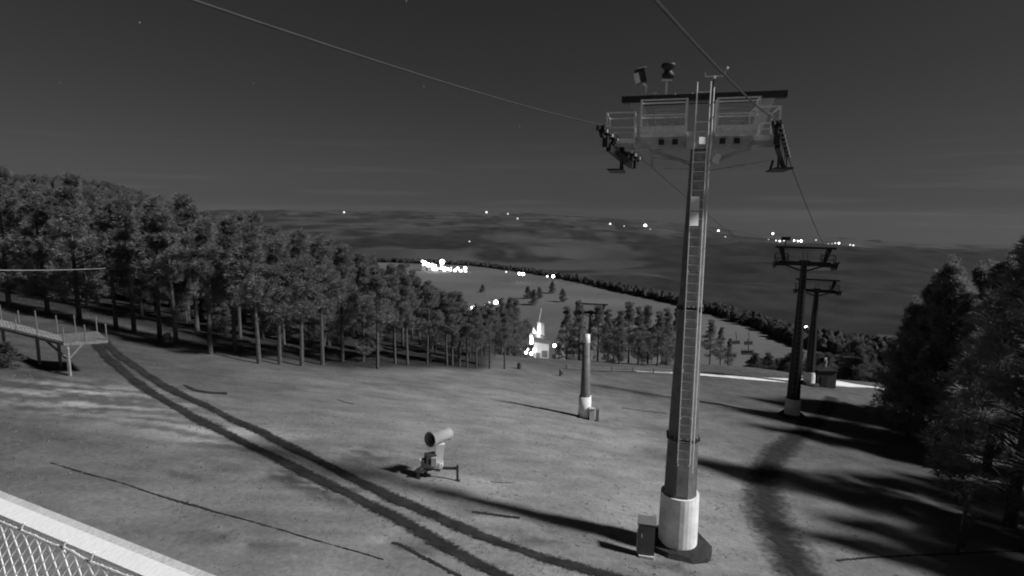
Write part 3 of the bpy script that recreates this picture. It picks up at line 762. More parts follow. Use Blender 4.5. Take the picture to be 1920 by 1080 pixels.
MB().box(sl(-.24, .0, lower + .18), (.72, .40, .22)).build('carriage', M['gun'], sg)
MB().box(sl(-.26, -.05, .86), (.40, .34, .34), Matrix.Rotation(.4, 3, 'Z')).build('motor', M['gund'], sg)
MB().box(sl(-.12, -.22, .78), (.2, .16, .34)).build('control_box', M['gun'], sg)
MB().tube([sl(-.62, -.1, .78), sl(-.48, -.12, .86), sl(-.3, -.15, .72), sl(-.15, -.2, .62)], .06, 8).build('hose', M['gund'], sg, True)
MB().cyl(sl(-.66, -.1, .80), sl(-.50, -.1, .80), .085, .085, 10).build('coupling', M['galv'], sg)
MB().bar(sl(-.08, 0, 1.32), sl(.24, .1, 1.36), .12, .1).build('cradle', M['galv'], sg)
ax = (right * -.66 - view * .72 + Vector((0, 0, .10))).normalized()
bo = sl(.10, .08, 1.66)
MB().lathe([(.17, -.62), (.25, -.52), (.25, -.46), (.235, -.4), (.23, .22), (.262, .26), (.285, .50), (.285, .56), (.245, .56), (.235, .38), (.225, .2)], 24, ax, bo).build('barrel', M['gun'], sg, True)
MB().lathe([(.225, .22), (.08, .20), (.001, .24)], 24, ax, bo).build('fan_grille', M['gunm'], sg)
MB().lathe([(.17, -.62), (.001, -.60)], 20, ax, bo).build('intake_grille', M['gunm'], sg)
MB().lathe([(.255, .50), (.30, .50), (.30, .545), (.255, .545)], 24, ax, bo).build('nozzle_ring', M['gunl'], sg, True)

# ------------------------------------------------------------------ wooden start ramp at the left
gL = G(128, 706)
zdk = at(124, 642, gL[1])[2]
def pz(px, py): 
    r = ray(px, py); return Vector(r * (zdk / r[2]))
A_, B_ = pz(120, 641), pz(200, 636); Bk = pz(182, 621); Ak = pz(108, 627)
W0, W1 = pz(-60, 597), pz(-60, 583)
rampc = Vector((gL[0], gL[1], gL[2]))
rp_ = empty('wooden_ramp', rampc, 'wooden ramp and landing on posts at the left edge of the slope', 'ramp')
def rl(p, dz=0): return Vector(p) - rampc + Vector((0, 0, dz))
def planks(p0, p1, q0, q1, n, parent):
    """boards laid from edge p0-p1 to edge q0-q1"""
    for k in range(n):
        u0, u1 = (k + .06) / n, (k + .94) / n
        a, b_, c, d = p0.lerp(p1, u0), p0.lerp(p1, u1), q0.lerp(q1, u1), q0.lerp(q1, u0)
        m = MB(); zz = random.uniform(0, .008)
        vs = [rl(p, zz) for p in (a, b_, c, d)] + [rl(p, zz - .035) for p in (a, b_, c, d)]
        m.add(vs, [(0, 1, 2, 3), (7, 6, 5, 4), (0, 4, 5, 1), (1, 5, 6, 2), (2, 6, 7, 3), (3, 7, 4, 0)])
        m.build('plank', M['wood2'] if parent else M['wood'], rp_)
planks(A_, B_, Ak, Bk, 14, False); planks(W0, A_, W1, Ak, 26, True)
for a, b_ in ((A_, B_), (Ak, Bk), (W0, A_), (W1, Ak), (B_, Bk)):
    MB().bar(rl(a, -.12), rl(b_, -.12), .09, .15).build('beam', M['wood2'], rp_)
def legs_at(p, top=0):
    zg = zs(p.x, p.y); MB().bar(Vector((p.x, p.y, zg - .2)) - rampc, rl(p, -.19), .11).build('leg', M['wood2'], rp_)
for p in (A_ + Vector((.1, .05, 0)), Ak, W0.lerp(A_, .4), W1.lerp(Ak, .4), W0.lerp(A_, .75)): legs_at(p)
foot = A_ + Vector((.1, .05, 0))
for q in (A_.lerp(B_, .42), A_.lerp(W0, .16)):
    MB().bar(rl(foot, -.95), rl(q, -.19), .08).build('brace', M['wood2'], rp_)
for p, h in ((A_, .75), (A_.lerp(B_, .5), .8), (B_, .85), (Bk, 1.0), (Ak.lerp(Bk, .45), .95), (Ak, 1.0), (W0.lerp(A_, .55), .7), (W0.lerp(A_, .76), .7), (W1.lerp(Ak, .42), .9), (W1.lerp(Ak, .62), .95), (W1.lerp(Ak, .8), 1.0), (W0.lerp(A_, .35), .7)):
    MB().bar(rl(p, -.15), rl(p, h * random.uniform(.85, 1.1)), .045).build('post', M['wood'], rp_)

# ------------------------------------------------------------------ trees
def clump(mb, c, r, n, size, rng, droop=.0, flat=.6):
    """a spray of needle-sized blades round a point"""
    d = rng.normal(size=(n, 3)); d /= np.linalg.norm(d, axis=1)[:, None]
    d[:, 2] = d[:, 2] * flat + .12 - droop
    p = np.array(c) + d * (r * rng.uniform(.25, 1, (n, 1)) ** .6)
    t = rng.normal(size=(n, 3)); t -= d * (t * d).sum(1)[:, None] * .6; t /= np.linalg.norm(t, axis=1)[:, None]
    o = d / np.linalg.norm(d, axis=1)[:, None]
    s = size * rng.uniform(.6, 1.4, (n, 1))
    a = p - t * s * .17; b = p + t * s * .17; e = p + o * s * 1.35
    base = len(mb.v)
    vs = np.stack([a, b, e], 1).reshape(-1, 3)
    mb.v += vs.tolist(); mb.f += [(base + 3 * k, base + 3 * k + 1, base + 3 * k + 2) for k in range(n)]
def make_pine(seed, H=10.0, crown0=.42, rmax=1.7, n=50, per=260, size=.17, shape='pine', mats=('needles', 'bark')):
    rng = np.random.default_rng(seed)
    tr = MB(); cr = MB()
    bend = rng.uniform(-.25, .25, 2)
    def axis(z): q = z / H; return np.array([bend[0] * q * q, bend[1] * q * q, z])
    tr.tube([axis(z) for z in np.linspace(-.4, H * .97, 9)], [.17 * (1 - .88 * k / 8) + .015 for k in range(9)], 7)
    for k in range(n):
        q = (k + rng.uniform(0, 1)) / n
        z = H * (crown0 + (1 - crown0) * q ** .9)
        if shape == 'pine': env = rmax * (.55 + .6 * math.sin(min(1, q * 1.25 + .12) * math.pi)) * (1 - .55 * q)
        else: env = rmax * (1 - q) ** .8 + .12
        a = rng.uniform(0, 2 * math.pi); rr = env * rng.uniform(.25, 1.0) ** .7
        c = axis(z) + np.array([rr * math.cos(a), rr * math.sin(a), rng.uniform(-.2, .35)])
        clump(cr, c, (.30 + .28 * (1 - q)) * (1.0 if shape == 'pine' else .9) * rng.uniform(.7, 1.3), per, size, rng, 0, .6 if shape == 'pine' else .8)
        if rr > .35: tr.tube([axis(z - .15 - .2 * rr), (axis(z - .15 - .2 * rr) + c) / 2 + [0, 0, .06], c], [.035, .025, .01], 4)
        if shape != 'pine' and rng.uniform() < .55:      # upright leading shoots
            clump(cr, c + [0, 0, .45], .16, per // 4, size * .9, rng, -.5, 1)
    for k in range(7):                                      # dead stubs on the bare stem
        z = H * rng.uniform(.08, max(crown0, .12)); a = rng.uniform(0, 6.28); l = rng.uniform(.2, .8)
        tr.tube([axis(z), axis(z) + [l * math.cos(a), l * math.sin(a), rng.uniform(-.1, .15)]], [.025, .008], 3)
    clump(cr, axis(H), .3, per // 2, size, rng, -.3, 1)
    t = tr.mesh('trunk'); t.materials.append(M[mats[1]]); c = cr.mesh('crown'); c.materials.append(M[mats[0]])
    return t, c
PINES = [make_pine(11), make_pine(12, crown0=.36, rmax=1.5), make_pine(13, crown0=.48, rmax=1.9, n=40), make_pine(14, crown0=.40, rmax=1.4, n=48), make_pine(15, crown0=.52, rmax=1.6, n=36)]
FULL = [make_pine(21, crown0=.14, rmax=2.0, n=70, per=220), make_pine(22, crown0=.10, rmax=1.8, n=66, per=220), make_pine(23, crown0=.2, rmax=2.3, n=74, per=220)]
SPRUCE = [make_pine(31, H=11, crown0=.12, rmax=2.4, n=130, per=300, size=.135, shape='spruce', mats=('needles2', 'bark')), make_pine(32, H=11, crown0=.16, rmax=2.1, n=120, per=300, size=.135, shape='spruce', mats=('needles2', 'bark'))]
BUSHY = [make_pine(41, H=5, crown0=.05, rmax=2.0, n=50, per=170, size=.2, mats=('leaves', 'bark')), make_pine(42, H=5, crown0=.04, rmax=1.7, n=46, per=170, size=.2, mats=('leaves', 'bark'))]
N_TREES = [0]
def tree(name, var, x, y, h, label, group, cat='pine tree', base_h=10.0, wid=1.0, dz=0):
    N_TREES[0] += 1
    s = h / base_h
    r = empty(name, (x, y, zs(x, y) + dz), label, cat, random.uniform(0, 6.28), group)
    r.scale = (s * wid, s * wid, s)
    r.rotation_euler = (random.uniform(-.025, .025), random.uniform(-.025, .025), r.rotation_euler[2])
    for nm, me in (('trunk', var[0]), ('crown', var[1])):
        o = bpy.data.objects.new(nm, me); COL.objects.link(o); o.parent = r
    return r
# front row of the left wood, each stem where the photograph shows it
FRONT = [(218, 618), (252, 622), (300, 638), (331, 645), (395, 664), (441, 662), (486, 682), (525, 684), (566, 686), (605, 684), (642, 678), (708, 691), (741, 682), (764, 684), (801, 683), (838, 686), (848, 686), (862, 687), (876, 689), (893, 691), (918, 691), (946, 692)]
ORD = 'first second third fourth fifth sixth seventh eighth ninth tenth eleventh twelfth thirteenth fourteenth fifteenth sixteenth seventeenth eighteenth nineteenth twentieth twenty-first last'.split()
for i, (px, py) in enumerate(FRONT):
    g = G(px, py)
    h = np.interp(px, [200, 330, 500, 700, 840, 900, 960], [10.4, 10.2, 9.6, 8.6, 6.7, 5.9, 5.8]) * random.uniform(.93, 1.07)
    tree('pine_tree', random.choice(PINES), g[0], g[1], h, '%s bare-stemmed pine in the front row of the wood, counted from the ramp' % ORD[i], 'front row of pines along the left wood')
cnt = 0; tries = 0; placed = []
while cnt < 150 and tries < 6000:
    tries += 1
    t = random.uniform(-1.22, -.045); yf = float(np.interp(t, [-1.2, -.69, -.54, -.3, -.057, 0], [54, 51, 45, 44.5, 56, 58]))
    D = yf + abs(random.gauss(0, 1)) * 26 + 1
    x, y = t * D, D
    if any((x - a) ** 2 + (y - b_) ** 2 < 5.5 for a, b_ in placed): continue
    placed.append((x, y)); cnt += 1
    h = float(np.interp(t, [-1.2, -.7, -.45, -.25, -.1, -.045], [10.8, 10.8, 10.4, 8.8, 6.4, 5.3])) * random.uniform(.85, 1.12)
    tree('pine_tree', random.choice(PINES + FULL + FULL[:2]), x, y, h, 'pine among the close-set stems deeper in the left wood', 'pines inside the left wood')
for k in range(60):
    t = random.uniform(-.95, -.08); yf = float(np.interp(t, [-1.2, -.69, -.54, -.3, -.057, 0], [54, 51, 45, 44.5, 56, 58]))
    D = yf + random.uniform(3, 30)
    tree('young_pine', random.choice(FULL), t * D, D, random.uniform(2.6, 5.2), 'young low-branched pine filling the shade under the left wood', 'young pines under the left wood', wid=1.35)
# two trees the landing stands before
for px, py, h in ((20, 604, 11.5), (92, 606, 10.5), (150, 608, 11.5)):
    r = ray(px, py); D = 45 + random.uniform(0, 4)
    tree('pine_tree', FULL[cnt % 3], r[0] * D, D, h, 'full crowned pine rising behind the wooden ramp', 'pines behind the wooden ramp')
# trees past the crest round the floodlit hut
for px, D, h, v in ((1062, 80, 8.6, 0), (1085, 76, 8.8, 1), (1120, 74, 8.2, 2), (1140, 78, 8.0, 0), (1160, 73, 7.6, 1), (1178, 79, 9.4, 2), (1196, 74, 8.4, 0), (1214, 80, 9.2, 1), (1232, 75, 8.0, 2), (1250, 77, 8.6, 0), (1268, 79, 9.4, 1),
                    (1330, 82, 7.2, 2), (1350, 88, 6.6, 0), (1364, 92, 5.4, 1), (1075, 92, 9.2, 1), (1150, 96, 11, 2), (1204, 94, 11.5, 0), (1240, 98, 11.5, 1), (1100, 100, 10, 0), (1046, 96, 7.0, 2)):
    x = ray(px, 690)[0] * D
    tree('pine_tree', FULL[v], x, D, h * .92, 'full crowned pine at the crest between the floodlit hut and the near tower', 'pines along the crest', wid=.95)
for px, D, h in ((870, 66, 5.9), (886, 70, 5.6), (902, 63, 5.7), (928, 66, 5.9), (940, 72, 7.3), (954, 75, 7.8), (964, 84, 9.8), (950, 100, 14), (912, 88, 10), (892, 96, 10), (925, 104, 11.5)):
    x = ray(px, 690)[0] * D
    tree('pine_tree', random.choice(FULL), x, D, h, 'full crowned pine at the end of the left wood beside the floodlit hut', 'pines at the end of the left wood', wid=.9)
# bushy growth on the hidden slope behind the far towers
for k in range(46):
    px = random.choice((random.uniform(1488, 1720), random.uniform(1488, 1720), random.uniform(1400, 1500))); D = random.uniform(112, 185)
    if px < 1490: D = random.uniform(100, 118)
    x = ray(px, 690)[0] * D
    tree('leafy_tree', random.choice(BUSHY), x, D, (random.uniform(4.5, 8.5) * (1 + (D - 108) / 160) if px > 1490 else random.uniform(3.4, 5.2)), 'low bushy tree on the dip behind the far lift towers', 'bushy trees behind the far towers', 'bush', 5.0, 1.15)
# dark trees at the right edge, and their fellows out of frame that throw the shade on the run
RT = [(1815, 820, 15.5), (1870, 850, 16.5), (1745, 790, 12.5), (1705, 780, 10.5), (1893, 985, 15.2), (1800, 850, 12.4), (1702, 822, 11.4), (1725, 800, 14.4), (1756, 838, 14.6), (1850, 880, 14.4), (1690, 800, 8.4), (1830, 815, 16.0), (1775, 800, 14.0), (1905, 840, 17.0), (1960, 900, 15.5)]
for i, (px, py, h) in enumerate(RT):
    g = G(px, py)
    tree('spruce_tree', SPRUCE[i % 2], g[0], g[1], h, ('tallest dark tree at the right edge with its bare foot near the bottom' if i == 4 else 'dark tree in the thick group at the right edge'), None if i == 4 else 'dark trees at the right edge', 'tree', 11.0, 1.22)
for x, y, h in ((24.5, 17.5, 12), (29, 16.5, 12), (26.5, 20, 12), (30, 17, 12), (29, 24, 12.5), (33, 21, 13), (34, 28, 13), (38, 30, 13), (38, 24, 12), (43, 36, 13), (48, 42, 13), (52, 48, 13), (30, 12, 11), (58, 60, 12), (64, 72, 12)):
    tree('spruce_tree', SPRUCE[int(x) % 2], x, y, h, 'dark tree in the thick group at the right edge', 'dark trees at the right edge', 'tree', 11.0, 1.22)
# far woods: one mass of small trees over the hills and the left ridge
def far_wood(name, n, region, hmin, hmax, seed, v):
    rng = np.random.default_rng(seed); V = []; Fc = []; c = 0
    while c < n:
        t, D = region(rng)
        x = t * D; y = D
        if forest_mask(np.array([x]), np.array([y]))[0] < .6 and t > -.42: 
            if rng.uniform() < .93: continue
        z = zs(x, y); h = rng.uniform(hmin, hmax); w = h * rng.uniform(.30, .52); k = 6
        b = len(V); a0 = rng.uniform(0, 6.28)
        rings = [(.14, .8), (.42, 1.05), (.74, .75)]
        for q, rr in rings:
            for i in range(k):
                a = a0 + 6.283 * i / k; j = rng.uniform(.7, 1.25)
                V.append((x + w * rr * j * math.cos(a), y + w * rr * j * math.sin(a), z + h * (q + rng.uniform(-.10, .10))))
        V.append((x, y, z + h)); V.append((x, y, z - .5))
        for ring in range(2):
            for i in range(k):
                Fc.append((b + ring * k + i, b + ring * k + (i + 1) % k, b + (ring + 1) * k + (i + 1) % k, b + (ring + 1) * k + i))
        for i in range(k): Fc.append((b + 2 * k + i, b + 2 * k + (i + 1) % k, b + 3 * k)); Fc.append((b + (i + 1) % k, b + i, b + 3 * k + 1))
        c += 1
    me = bpy.data.meshes.new(name); me.from_pydata(V, [], Fc); me.materials.append(v)
    o = bpy.data.objects.new(name, me); COL.objects.link(o); kind(o, 'stuff'); return o
farm = mat('far_foliage', .075, .9, 0, .5, .05, spec=.05)
nt = farm.node_tree; b = nt.nodes['Principled BSDF']; tl = nt.nodes.new('ShaderNodeBsdfTranslucent'); mx = nt.nodes.new('ShaderNodeMixShader'); mx.inputs[0].default_value = .4
nt.links.new(b.inputs['Base Color'].links[0].from_socket, tl.inputs['Color']); nt.links.new(b.outputs[0], mx.inputs[1]); nt.links.new(tl.outputs[0], mx.inputs[2]); nt.links.new(mx.outputs[0], nt.nodes['Material Output'].inputs['Surface'])
def reg_mid(rng):
    t = rng.uniform(-.35, .85); E = float(np.interp(t, T_E, V_E)); return t, E + 3 + (rng.uniform() ** 1.6) * 95
def reg_left(rng):
    t = rng.uniform(-1.25, -.30); return t, rng.uniform(105, 130) + rng.uniform() ** 1.3 * 420
def reg_wood(rng):
    t = rng.uniform(-.42, -.10); return t, rng.uniform(100, 330)
o = far_wood('woodland', 4200, reg_mid, 2.2, 6.0, 3, farm); tag(o, 'dark woodland spread over the hills beyond the far run', 'woodland')
o = far_wood('woodland', 3800, reg_left, 7, 11, 4, farm); tag(o, 'dark wooded ridge rising behind the left wood', 'woodland')
o = far_wood('woodland', 700, reg_wood, 8, 13, 5, farm); tag(o, 'wood falling away behind the left wood toward the hamlet', 'woodland')
# hedge-like trees on the edge of the far run
for k, (px, dy, h) in enumerate([(px, 0, random.uniform(3, 6.5)) for px in range(1000, 1500, 16)]):
    t = ray(px, 560)[0]; E = float(np.interp(t, T_E, V_E)) + random.uniform(2, 16)
    tree('leafy_tree', random.choice(BUSHY), t * E, E, h, 'small round tree on the upper edge of the far run', 'trees along the edge of the far run', 'bush', 5.0, 1.2)
for px, py in ((1000, 572), (1012, 560), (1035, 550), (990, 560), (905, 548), (1055, 566)):
    g = G(px, py)
    tree('leafy_tree', random.choice(BUSHY), g[0], g[1], random.uniform(5, 9), 'dark tree standing alone on the pale far run', 'trees on the far run', 'bush', 5.0, 1.1)

# ------------------------------------------------------------------ far lights
def lamp(px, py, rpx, k, label, group=None, D=None, power=0, hgt=4.0, name='street_lamp'):
    if D is None:
        g = G(px, py)
        D = min(g[1] * .99, 9000) if g is not None else 9000
        if g is not None and g[1] < 400: D = g[1] * .985
    P = at(px, py, D); zg = zs(P[0], P[1]); r = rpx / FPX * D
    root = empty(name, (P[0], P[1], min(zg, P[2] - r)), label, 'lamp', 0, group)
    top = P[2] - min(zg, P[2] - r)
    MB().lathe([(.001, -r), (r * .75, -r * .65), (r, 0), (r * .75, r * .65), (.001, r)], 8, (0, 0, 1), (0, 0, top)).build('lamp_head', GL[k], root, True)
    MB().cyl((0, 0, 0), (0, 0, max(top - r * .9, .05)), .08, .05, 5).build('post', M['dark'], root)
    if power:
        ld = bpy.data.lights.new('lamp_light', 'POINT'); ld.energy = power; ld.shadow_soft_size = .3
        lo = bpy.data.objects.new('lamp_light', ld); COL.objects.link(lo); lo.location = (P[0], P[1] - r - .35, P[2]); 
    return root
for px, py, r, k, lab in (
        (645, 398, 2.2, 1.2, 'lone dim light on the horizon above the left wood'), (912, 398, 2.6, 1.2, 'left light of the pair on the horizon left of centre'), (952, 401, 2.4, .35, 'right fainter light of the pair on the horizon left of centre'),
        (970, 410, 2.6, .35, 'faint wide light just below the horizon pair'), (880, 453, 2.2, .35, 'faint lone light on the dark plain above the hamlet'), (1144, 420, 2.6, 1.2, 'light on the plain left of the brightest far light'),
        (1170, 424, 1.8, .35, 'very faint light close left of the brightest far light'), (1210, 423, 3.2, 14.0, 'brightest single far light left of the near tower'), (1219, 430, 1.6, .35, 'tiny glint under the brightest far light'),
        (1347, 433, 2.8, 4.0, 'bright far light right of the near tower'), (1360, 444, 2.0, .35, 'faint light below the one right of the near tower'), (322, 386, 1.8, .35, 'small light on the end of the left ridge'),
        (1512, 615, 4.0, 14.0, 'larger upper light of the pair between the far towers'), (1518, 624, 3.2, 14.0, 'smaller lower light of the pair between the far towers')):
    lamp(px, py, r * (.8 if py < 600 else 1), k, lab)
TOWN = [(1449, 438, 3.0, 4.0), (1441, 449, 1.8, .35), (1455, 451, 2.2, 1.2), (1462, 452, 2.4, 4.0), (1470, 451, 2.4, 1.2), (1474, 450, 1.6, .35), (1489, 451, 2.4, 4.0), (1496, 452, 2.2, 4.0), (1502, 452, 3.0, 14.0), (1530, 450, 1.6, 1.2), (1526, 464, 1.8, 1.2), (1556, 466, 2.0, 1.2),
        (1553, 457, 1.6, .35), (1560, 457, 1.8, .35), (1566, 456, 2.0, 1.2), (1573, 456, 2.6, 4.0), (1571, 463, 1.4, .35), (1594, 459, 2.0, 1.2), (1600, 460, 2.4, 1.2), (1616, 469, 1.8, 1.2), (1624, 470, 1.6, .35), (1632, 472, 1.6, .35), (1640, 473, 1.6, .35), (1648, 473, 1.6, .35)]
for px, py, r, k in TOWN: lamp(px, py, r * .72, k, 'light in the row of the far town above the far lift towers', 'lights of the far town', D=3200)
for px, py, r, k, lab in ((949, 510, 2.2, 1.2, 'faint left light in the short row below the plain'), (974, 513, 3.2, 14.0, 'long light in the middle of the short row'), (981, 514, 3.6, 14.0, 'bright light in the middle of the short row'), (1026, 518, 2.4, 4.0, 'dimmer light at the right end of the short row'), (1037, 518, 3.6, 14.0, 'bright light at the right end of the short row')):
    lamp(px, py, r * .8, k, lab, 'short row of lights across the valley', D=470)
for px, py, r, k, lab in ((887, 576, 3.6, 14.0, 'left bright lamp of the cluster over the wood'), (893, 577, 3.2, 14.0, 'lamp touching the left bright one of the cluster over the wood'), (911, 573, 2.8, 14.0, 'middle lamp of the cluster over the wood'), (914, 581, 2.6, 4.0, 'lower middle lamp of the cluster over the wood'), (917, 567, 2.0, .35, 'dim lamp in the middle of the cluster over the wood'), (930, 567, 4.4, 14.0, 'brightest right lamp of the cluster over the wood'), (884, 582, 3, .35, 'dim glow below the left lamp of the cluster over the wood')):
    lamp(px, py, r, k, lab, 'lamps of the cluster over the wood')
# the lit hamlet: houses with bright fronts and lamps
HD = min(G(px_, 507)[1] for px_ in (800, 830, 860))
print('HD', HD)
def house(px, py, w, d, h, label, lit, group, D=None, rz=0):
    D = HD
    P = at(px, py + 3, D); zg = zs(P[0], P[1]); z0 = P[2]
    r = empty('house', (P[0], P[1], z0), label, 'house', rz, group)
    MB().box((0, 0, (h - (z0 - zg)) / 2 if zg < z0 else h / 2), (w, d, h + max(0, z0 - zg))).build('wall', M['wall2'], r)
    MB().add([(-w / 2 - .4, -d / 2 - .5, h), (w / 2 + .4, -d / 2 - .5, h), (w / 2 + .4, d / 2 + .5, h), (-w / 2 - .4, d / 2 + .5, h), (-w / 2 - .4, 0, h + d * .35), (w / 2 + .4, 0, h + d * .35)],
             [(0, 1, 5, 4), (2, 3, 4, 5), (0, 4, 3), (1, 2, 5), (3, 2, 1, 0)]).build('roof', M['roof'], r)
    n = max(2, int(w / 2.6))
    for k in range(n):
        f = MB().box((-w / 2 + w * (k + .5) / n, -d / 2 - .02, h * .55), (w / n * .62, .06, h * .5)).build('window', M['roof'], r)
        MB().box((-w / 2 + w * (k + .5) / n, -d / 2 - .07, h * .55), (w / n * .54, .05, h * .42)).build('pane', GL[lit], f)
    return r
for px, py, w, d, h, lab, lit in ((797, 496, 6, 5, 3.0, 'lit house at the left tip of the hamlet', 14.0), (806, 499, 7, 5, 3, 'second lit house from the left in the hamlet', 4.0), (816, 502, 6, 5, 3, 'third lit house from the left in the hamlet', 4.0), (848, 508, 9, 6, 3.0, 'long low lit house in the right half of the hamlet', 1.2), (867, 508, 8, 6, 3.2, 'lit house at the right end of the hamlet', 4.0)):
    house(px, py, w, d, h, lab, lit, None)
for px, py, r, k in ((792, 490, 2.6, 4.0), (797, 493, 3.4, 14.0), (803, 496, 3.4, 14.0), (810, 496, 2.6, 4.0), (816, 498, 2.6, 4.0), (829, 491, 4.6, 14.0), (828, 497, 2.4, 4.0), (813, 504, 3.0, 14.0), (818, 504, 3.0, 14.0), (826, 503, 2.2, 4.0), (833, 504, 4.2, 14.0), (840, 504, 2.6, 4.0), (846, 502, 1.8, 1.2), (853, 507, 3.0, 4.0), (858, 503, 3.0, 4.0), (864, 508, 3.0, 4.0), (872, 503, 3.2, 14.0), (873, 509, 2.6, 4.0), (845, 507, 2.2, 1.2)):
    lamp(px, py, r, k, 'lamp among the lit houses of the hamlet above the wood', 'lamps of the lit hamlet', D=HD - 12)

# ------------------------------------------------------------------ floodlit hut past the crest
DB = 168.0; gb = at(1008, 678, DB); gb[2] = zs(gb[0], gb[1]); S = DB / FPX                        # metres per photo pixel there
hut = empty('station_hut', gb, 'floodlit white hut with dark slanting roof in the dip past the crest', 'building')
def hx_(px, py): p = at(px, py, DB); return p[0] - gb[0], p[2] - gb[2]
def hbox(x0, y0, x1, y1, y, d, m, name):
    a = hx_(x0, y1); b_ = hx_(x1, y0)
    return MB().box(((a[0] + b_[0]) / 2, y, (a[1] + b_[1]) / 2), (b_[0] - a[0], d, b_[1] - a[1])).build(name, m, hut)
hbox(1001, 640, 1029, 700, 1.5, 5, M['wall2'], 'wall')
hbox(1008, 612, 1016, 650, 5.4, 2.4, M['wpaint'], 'tower_block')
hbox(1016.2, 614, 1022.5, 650, 5.9, 2.2, M['wall2'], 'dim_tower_side')  # right face of the white tower, its shade put into a grey colour
hbox(993.5, 630, 1000.5, 646, 2.2, 3, M['wpaint'], 'gable_wall')
def hprism(pts, y0, y1, m, name):
    q = [hx_(*p) for p in pts]; n = len(q); vs = [(a, y0, b_) for a, b_ in q] + [(a, y1, b_) for a, b_ in q]
    fs = [tuple(range(n)), tuple(range(2 * n - 1, n - 1, -1))] + [(i, i + n, (i + 1) % n + n, (i + 1) % n) for i in range(n)]
    return MB().add(vs, fs).build(name, m, hut)
hprism([(999, 629), (1001, 618), (1007.5, 631)], 3.6, 5, M['wpaint'], 'gable')
hprism([(999, 629.5), (1030, 637.5), (1031, 644), (1003, 639.5)], -1.6, 4.2, M['roof'], 'roof')
hprism([(1012.6, 611), (1011.2, 609), (1016.2, 584), (1017.6, 584)], 5.2, 5.5, M['galv'], 'boom')
hbox(1004, 660, 1012, 678, -1.05, .1, M['roof'], 'door')
hbox(1015, 656, 1026, 668, -1.05, .1, M['roof'], 'window')
sh = empty('equipment_shed', at(1052, 664, DB + 2), 'pale low shed right of the floodlit hut', 'shed')
MB().box((0, 0, 0), (3.4, 3, 9.0)).build('wall', M['wall2'], sh); MB().box((0, 0, 4.6), (4.2, 3.8, .25)).build('roof', M['roof'], sh)
for px, py, r, k, lab, pw, dd in ((986, 661, 2.4, 14.0, 'left floodlamp below the white hut', 300, -4), (996, 663, 3.0, 14.0, 'middle floodlamp below the white hut', 500, -4.5), (1002.5, 656, 3.3, 14.0, 'upper floodlamp against the white hut wall', 900, -3.2), (1040, 648, 3.6, 14.0, 'lamp right of the dark roof of the hut', 500, -3)):
    lamp(px, py, r, k, lab, None, D=DB + dd, power=pw, name='floodlamp')
# lamp added over the roof to light the tower block's face, source unseen
lamp(1010, 627, .8, 14.0, 'small added lamp washing the white tower block of the hut', None, D=DB + 2.6, power=700, name='floodlamp')
lamp(990, 655, 1.4, 4.0, 'small added lamp brightening the trees left of the hut', None, D=DB - 1, power=2500, name='floodlamp')  # lamp added to brighten the trees beside the hut
for px, h in ((986, 9.5), (979, 7.0), (993, 8.0)):
    x = at(px, 660, DB + 4)[0]
    tree('leafy_tree', BUSHY[px % 2], x, DB + 4, h + 6, 'leafy tree lit by the lamps left of the hut', 'lit trees left of the hut', 'tree', 5.0, .55)

# ------------------------------------------------------------------ small things on the crest and the run
gm_ = G(1549, 727)
mh = empty('machine_hut', gm_, 'dark square machine hut beside the farther tower foot', 'hut')
sp_ = gm_[1] / FPX
MB().box((0, .9, 16 * sp_), (37 * sp_, 1.8, 34 * sp_)).build('body', M['roof'], mh)
MB().box((0, .9, 33.5 * sp_), (40 * sp_, 2.1, 2.5 * sp_)).build('roof', M['dark'], mh)
MB().box((-6 * sp_, -.03, 12 * sp_), (12 * sp_, .06, 22 * sp_)).build('door', M['dark'], mh)
fg = empty('snow_gun', gm_ + np.array([-.1, .9, 35 * sp_]), 'small fan snow gun perched on the dark machine hut', 'snow gun')
MB().cyl((0, 0, -.02), (.1, 0, .7), .10, .08).build('column', M['gun'], fg)
MB().lathe([(.18, -.45), (.26, -.4), (.26, .4), (.32, .45), (.24, .45), (.22, .2), (.001, .2)], 14, (-.8, -.5, .3), (0, 0, 1.0)).build('barrel', M['gund'], fg)
MB().bar((.3, -.1, .2), (.34, -.1, 1.0), .12).build('control_box', M['gunl'], fg)
MB().box((.12, -.25, 1.3), (.3, .1, .3)).build('bracket', M['gunl'], fg)
g = G(1051, 705); ps = empty('marker_post', g, 'short stub post standing alone in the turf near the crest', 'post')
MB().cyl((0, 0, -.1), (0, 0, .75), .16, .14, 8).build('stub', M['wood'], ps); MB().box((.12, -.1, .35), (.2, .1, .4)).build('plate', M['cab'], ps)
g = G(974, 692); ps = empty('tree_stump', g, 'dark stump at the crest under the floodlit hut', 'stump')
MB().lathe([(.34, -.2), (.26, .25), (.24, .72), (.001, .75)], 9).build('bole', M['bark'], ps)
g = G(314, 642); ps = empty('barrel', g, 'pale barrel at the forest edge by a pine stem', 'barrel')
MB().lathe([(.22, 0), (.25, .08), (.25, .62), (.22, .7), (.001, .7)], 12).build('drum', M['wood2'], ps, True)
MB().lathe([(.26, .3), (.265, .33), (.26, .36)], 12).build('hoop', M['dark'], ps)
# low rail fence along the crest
f0, f1 = G(1062, 692), G(1262, 700)
fn = empty('rail_fence', (f0 + f1) / 2, 'low two-rail fence along the crest behind the mast', 'fence'); fc = (f0 + f1) / 2
for k in range(6):
    p = f0 + (f1 - f0) * k / 5; p[2] = zs(p[0], p[1])
    MB().bar(p - fc + [0, 0, -.2], p - fc + [0, 0, .62], .14).build('post', M['wood'], fn)
    if k:
        for h in (.2, .5): MB().bar(pv - fc + [0, 0, h], p - fc + [0, 0, h], .05, .11).build('rail', M['wood'], fn)
    pv = p
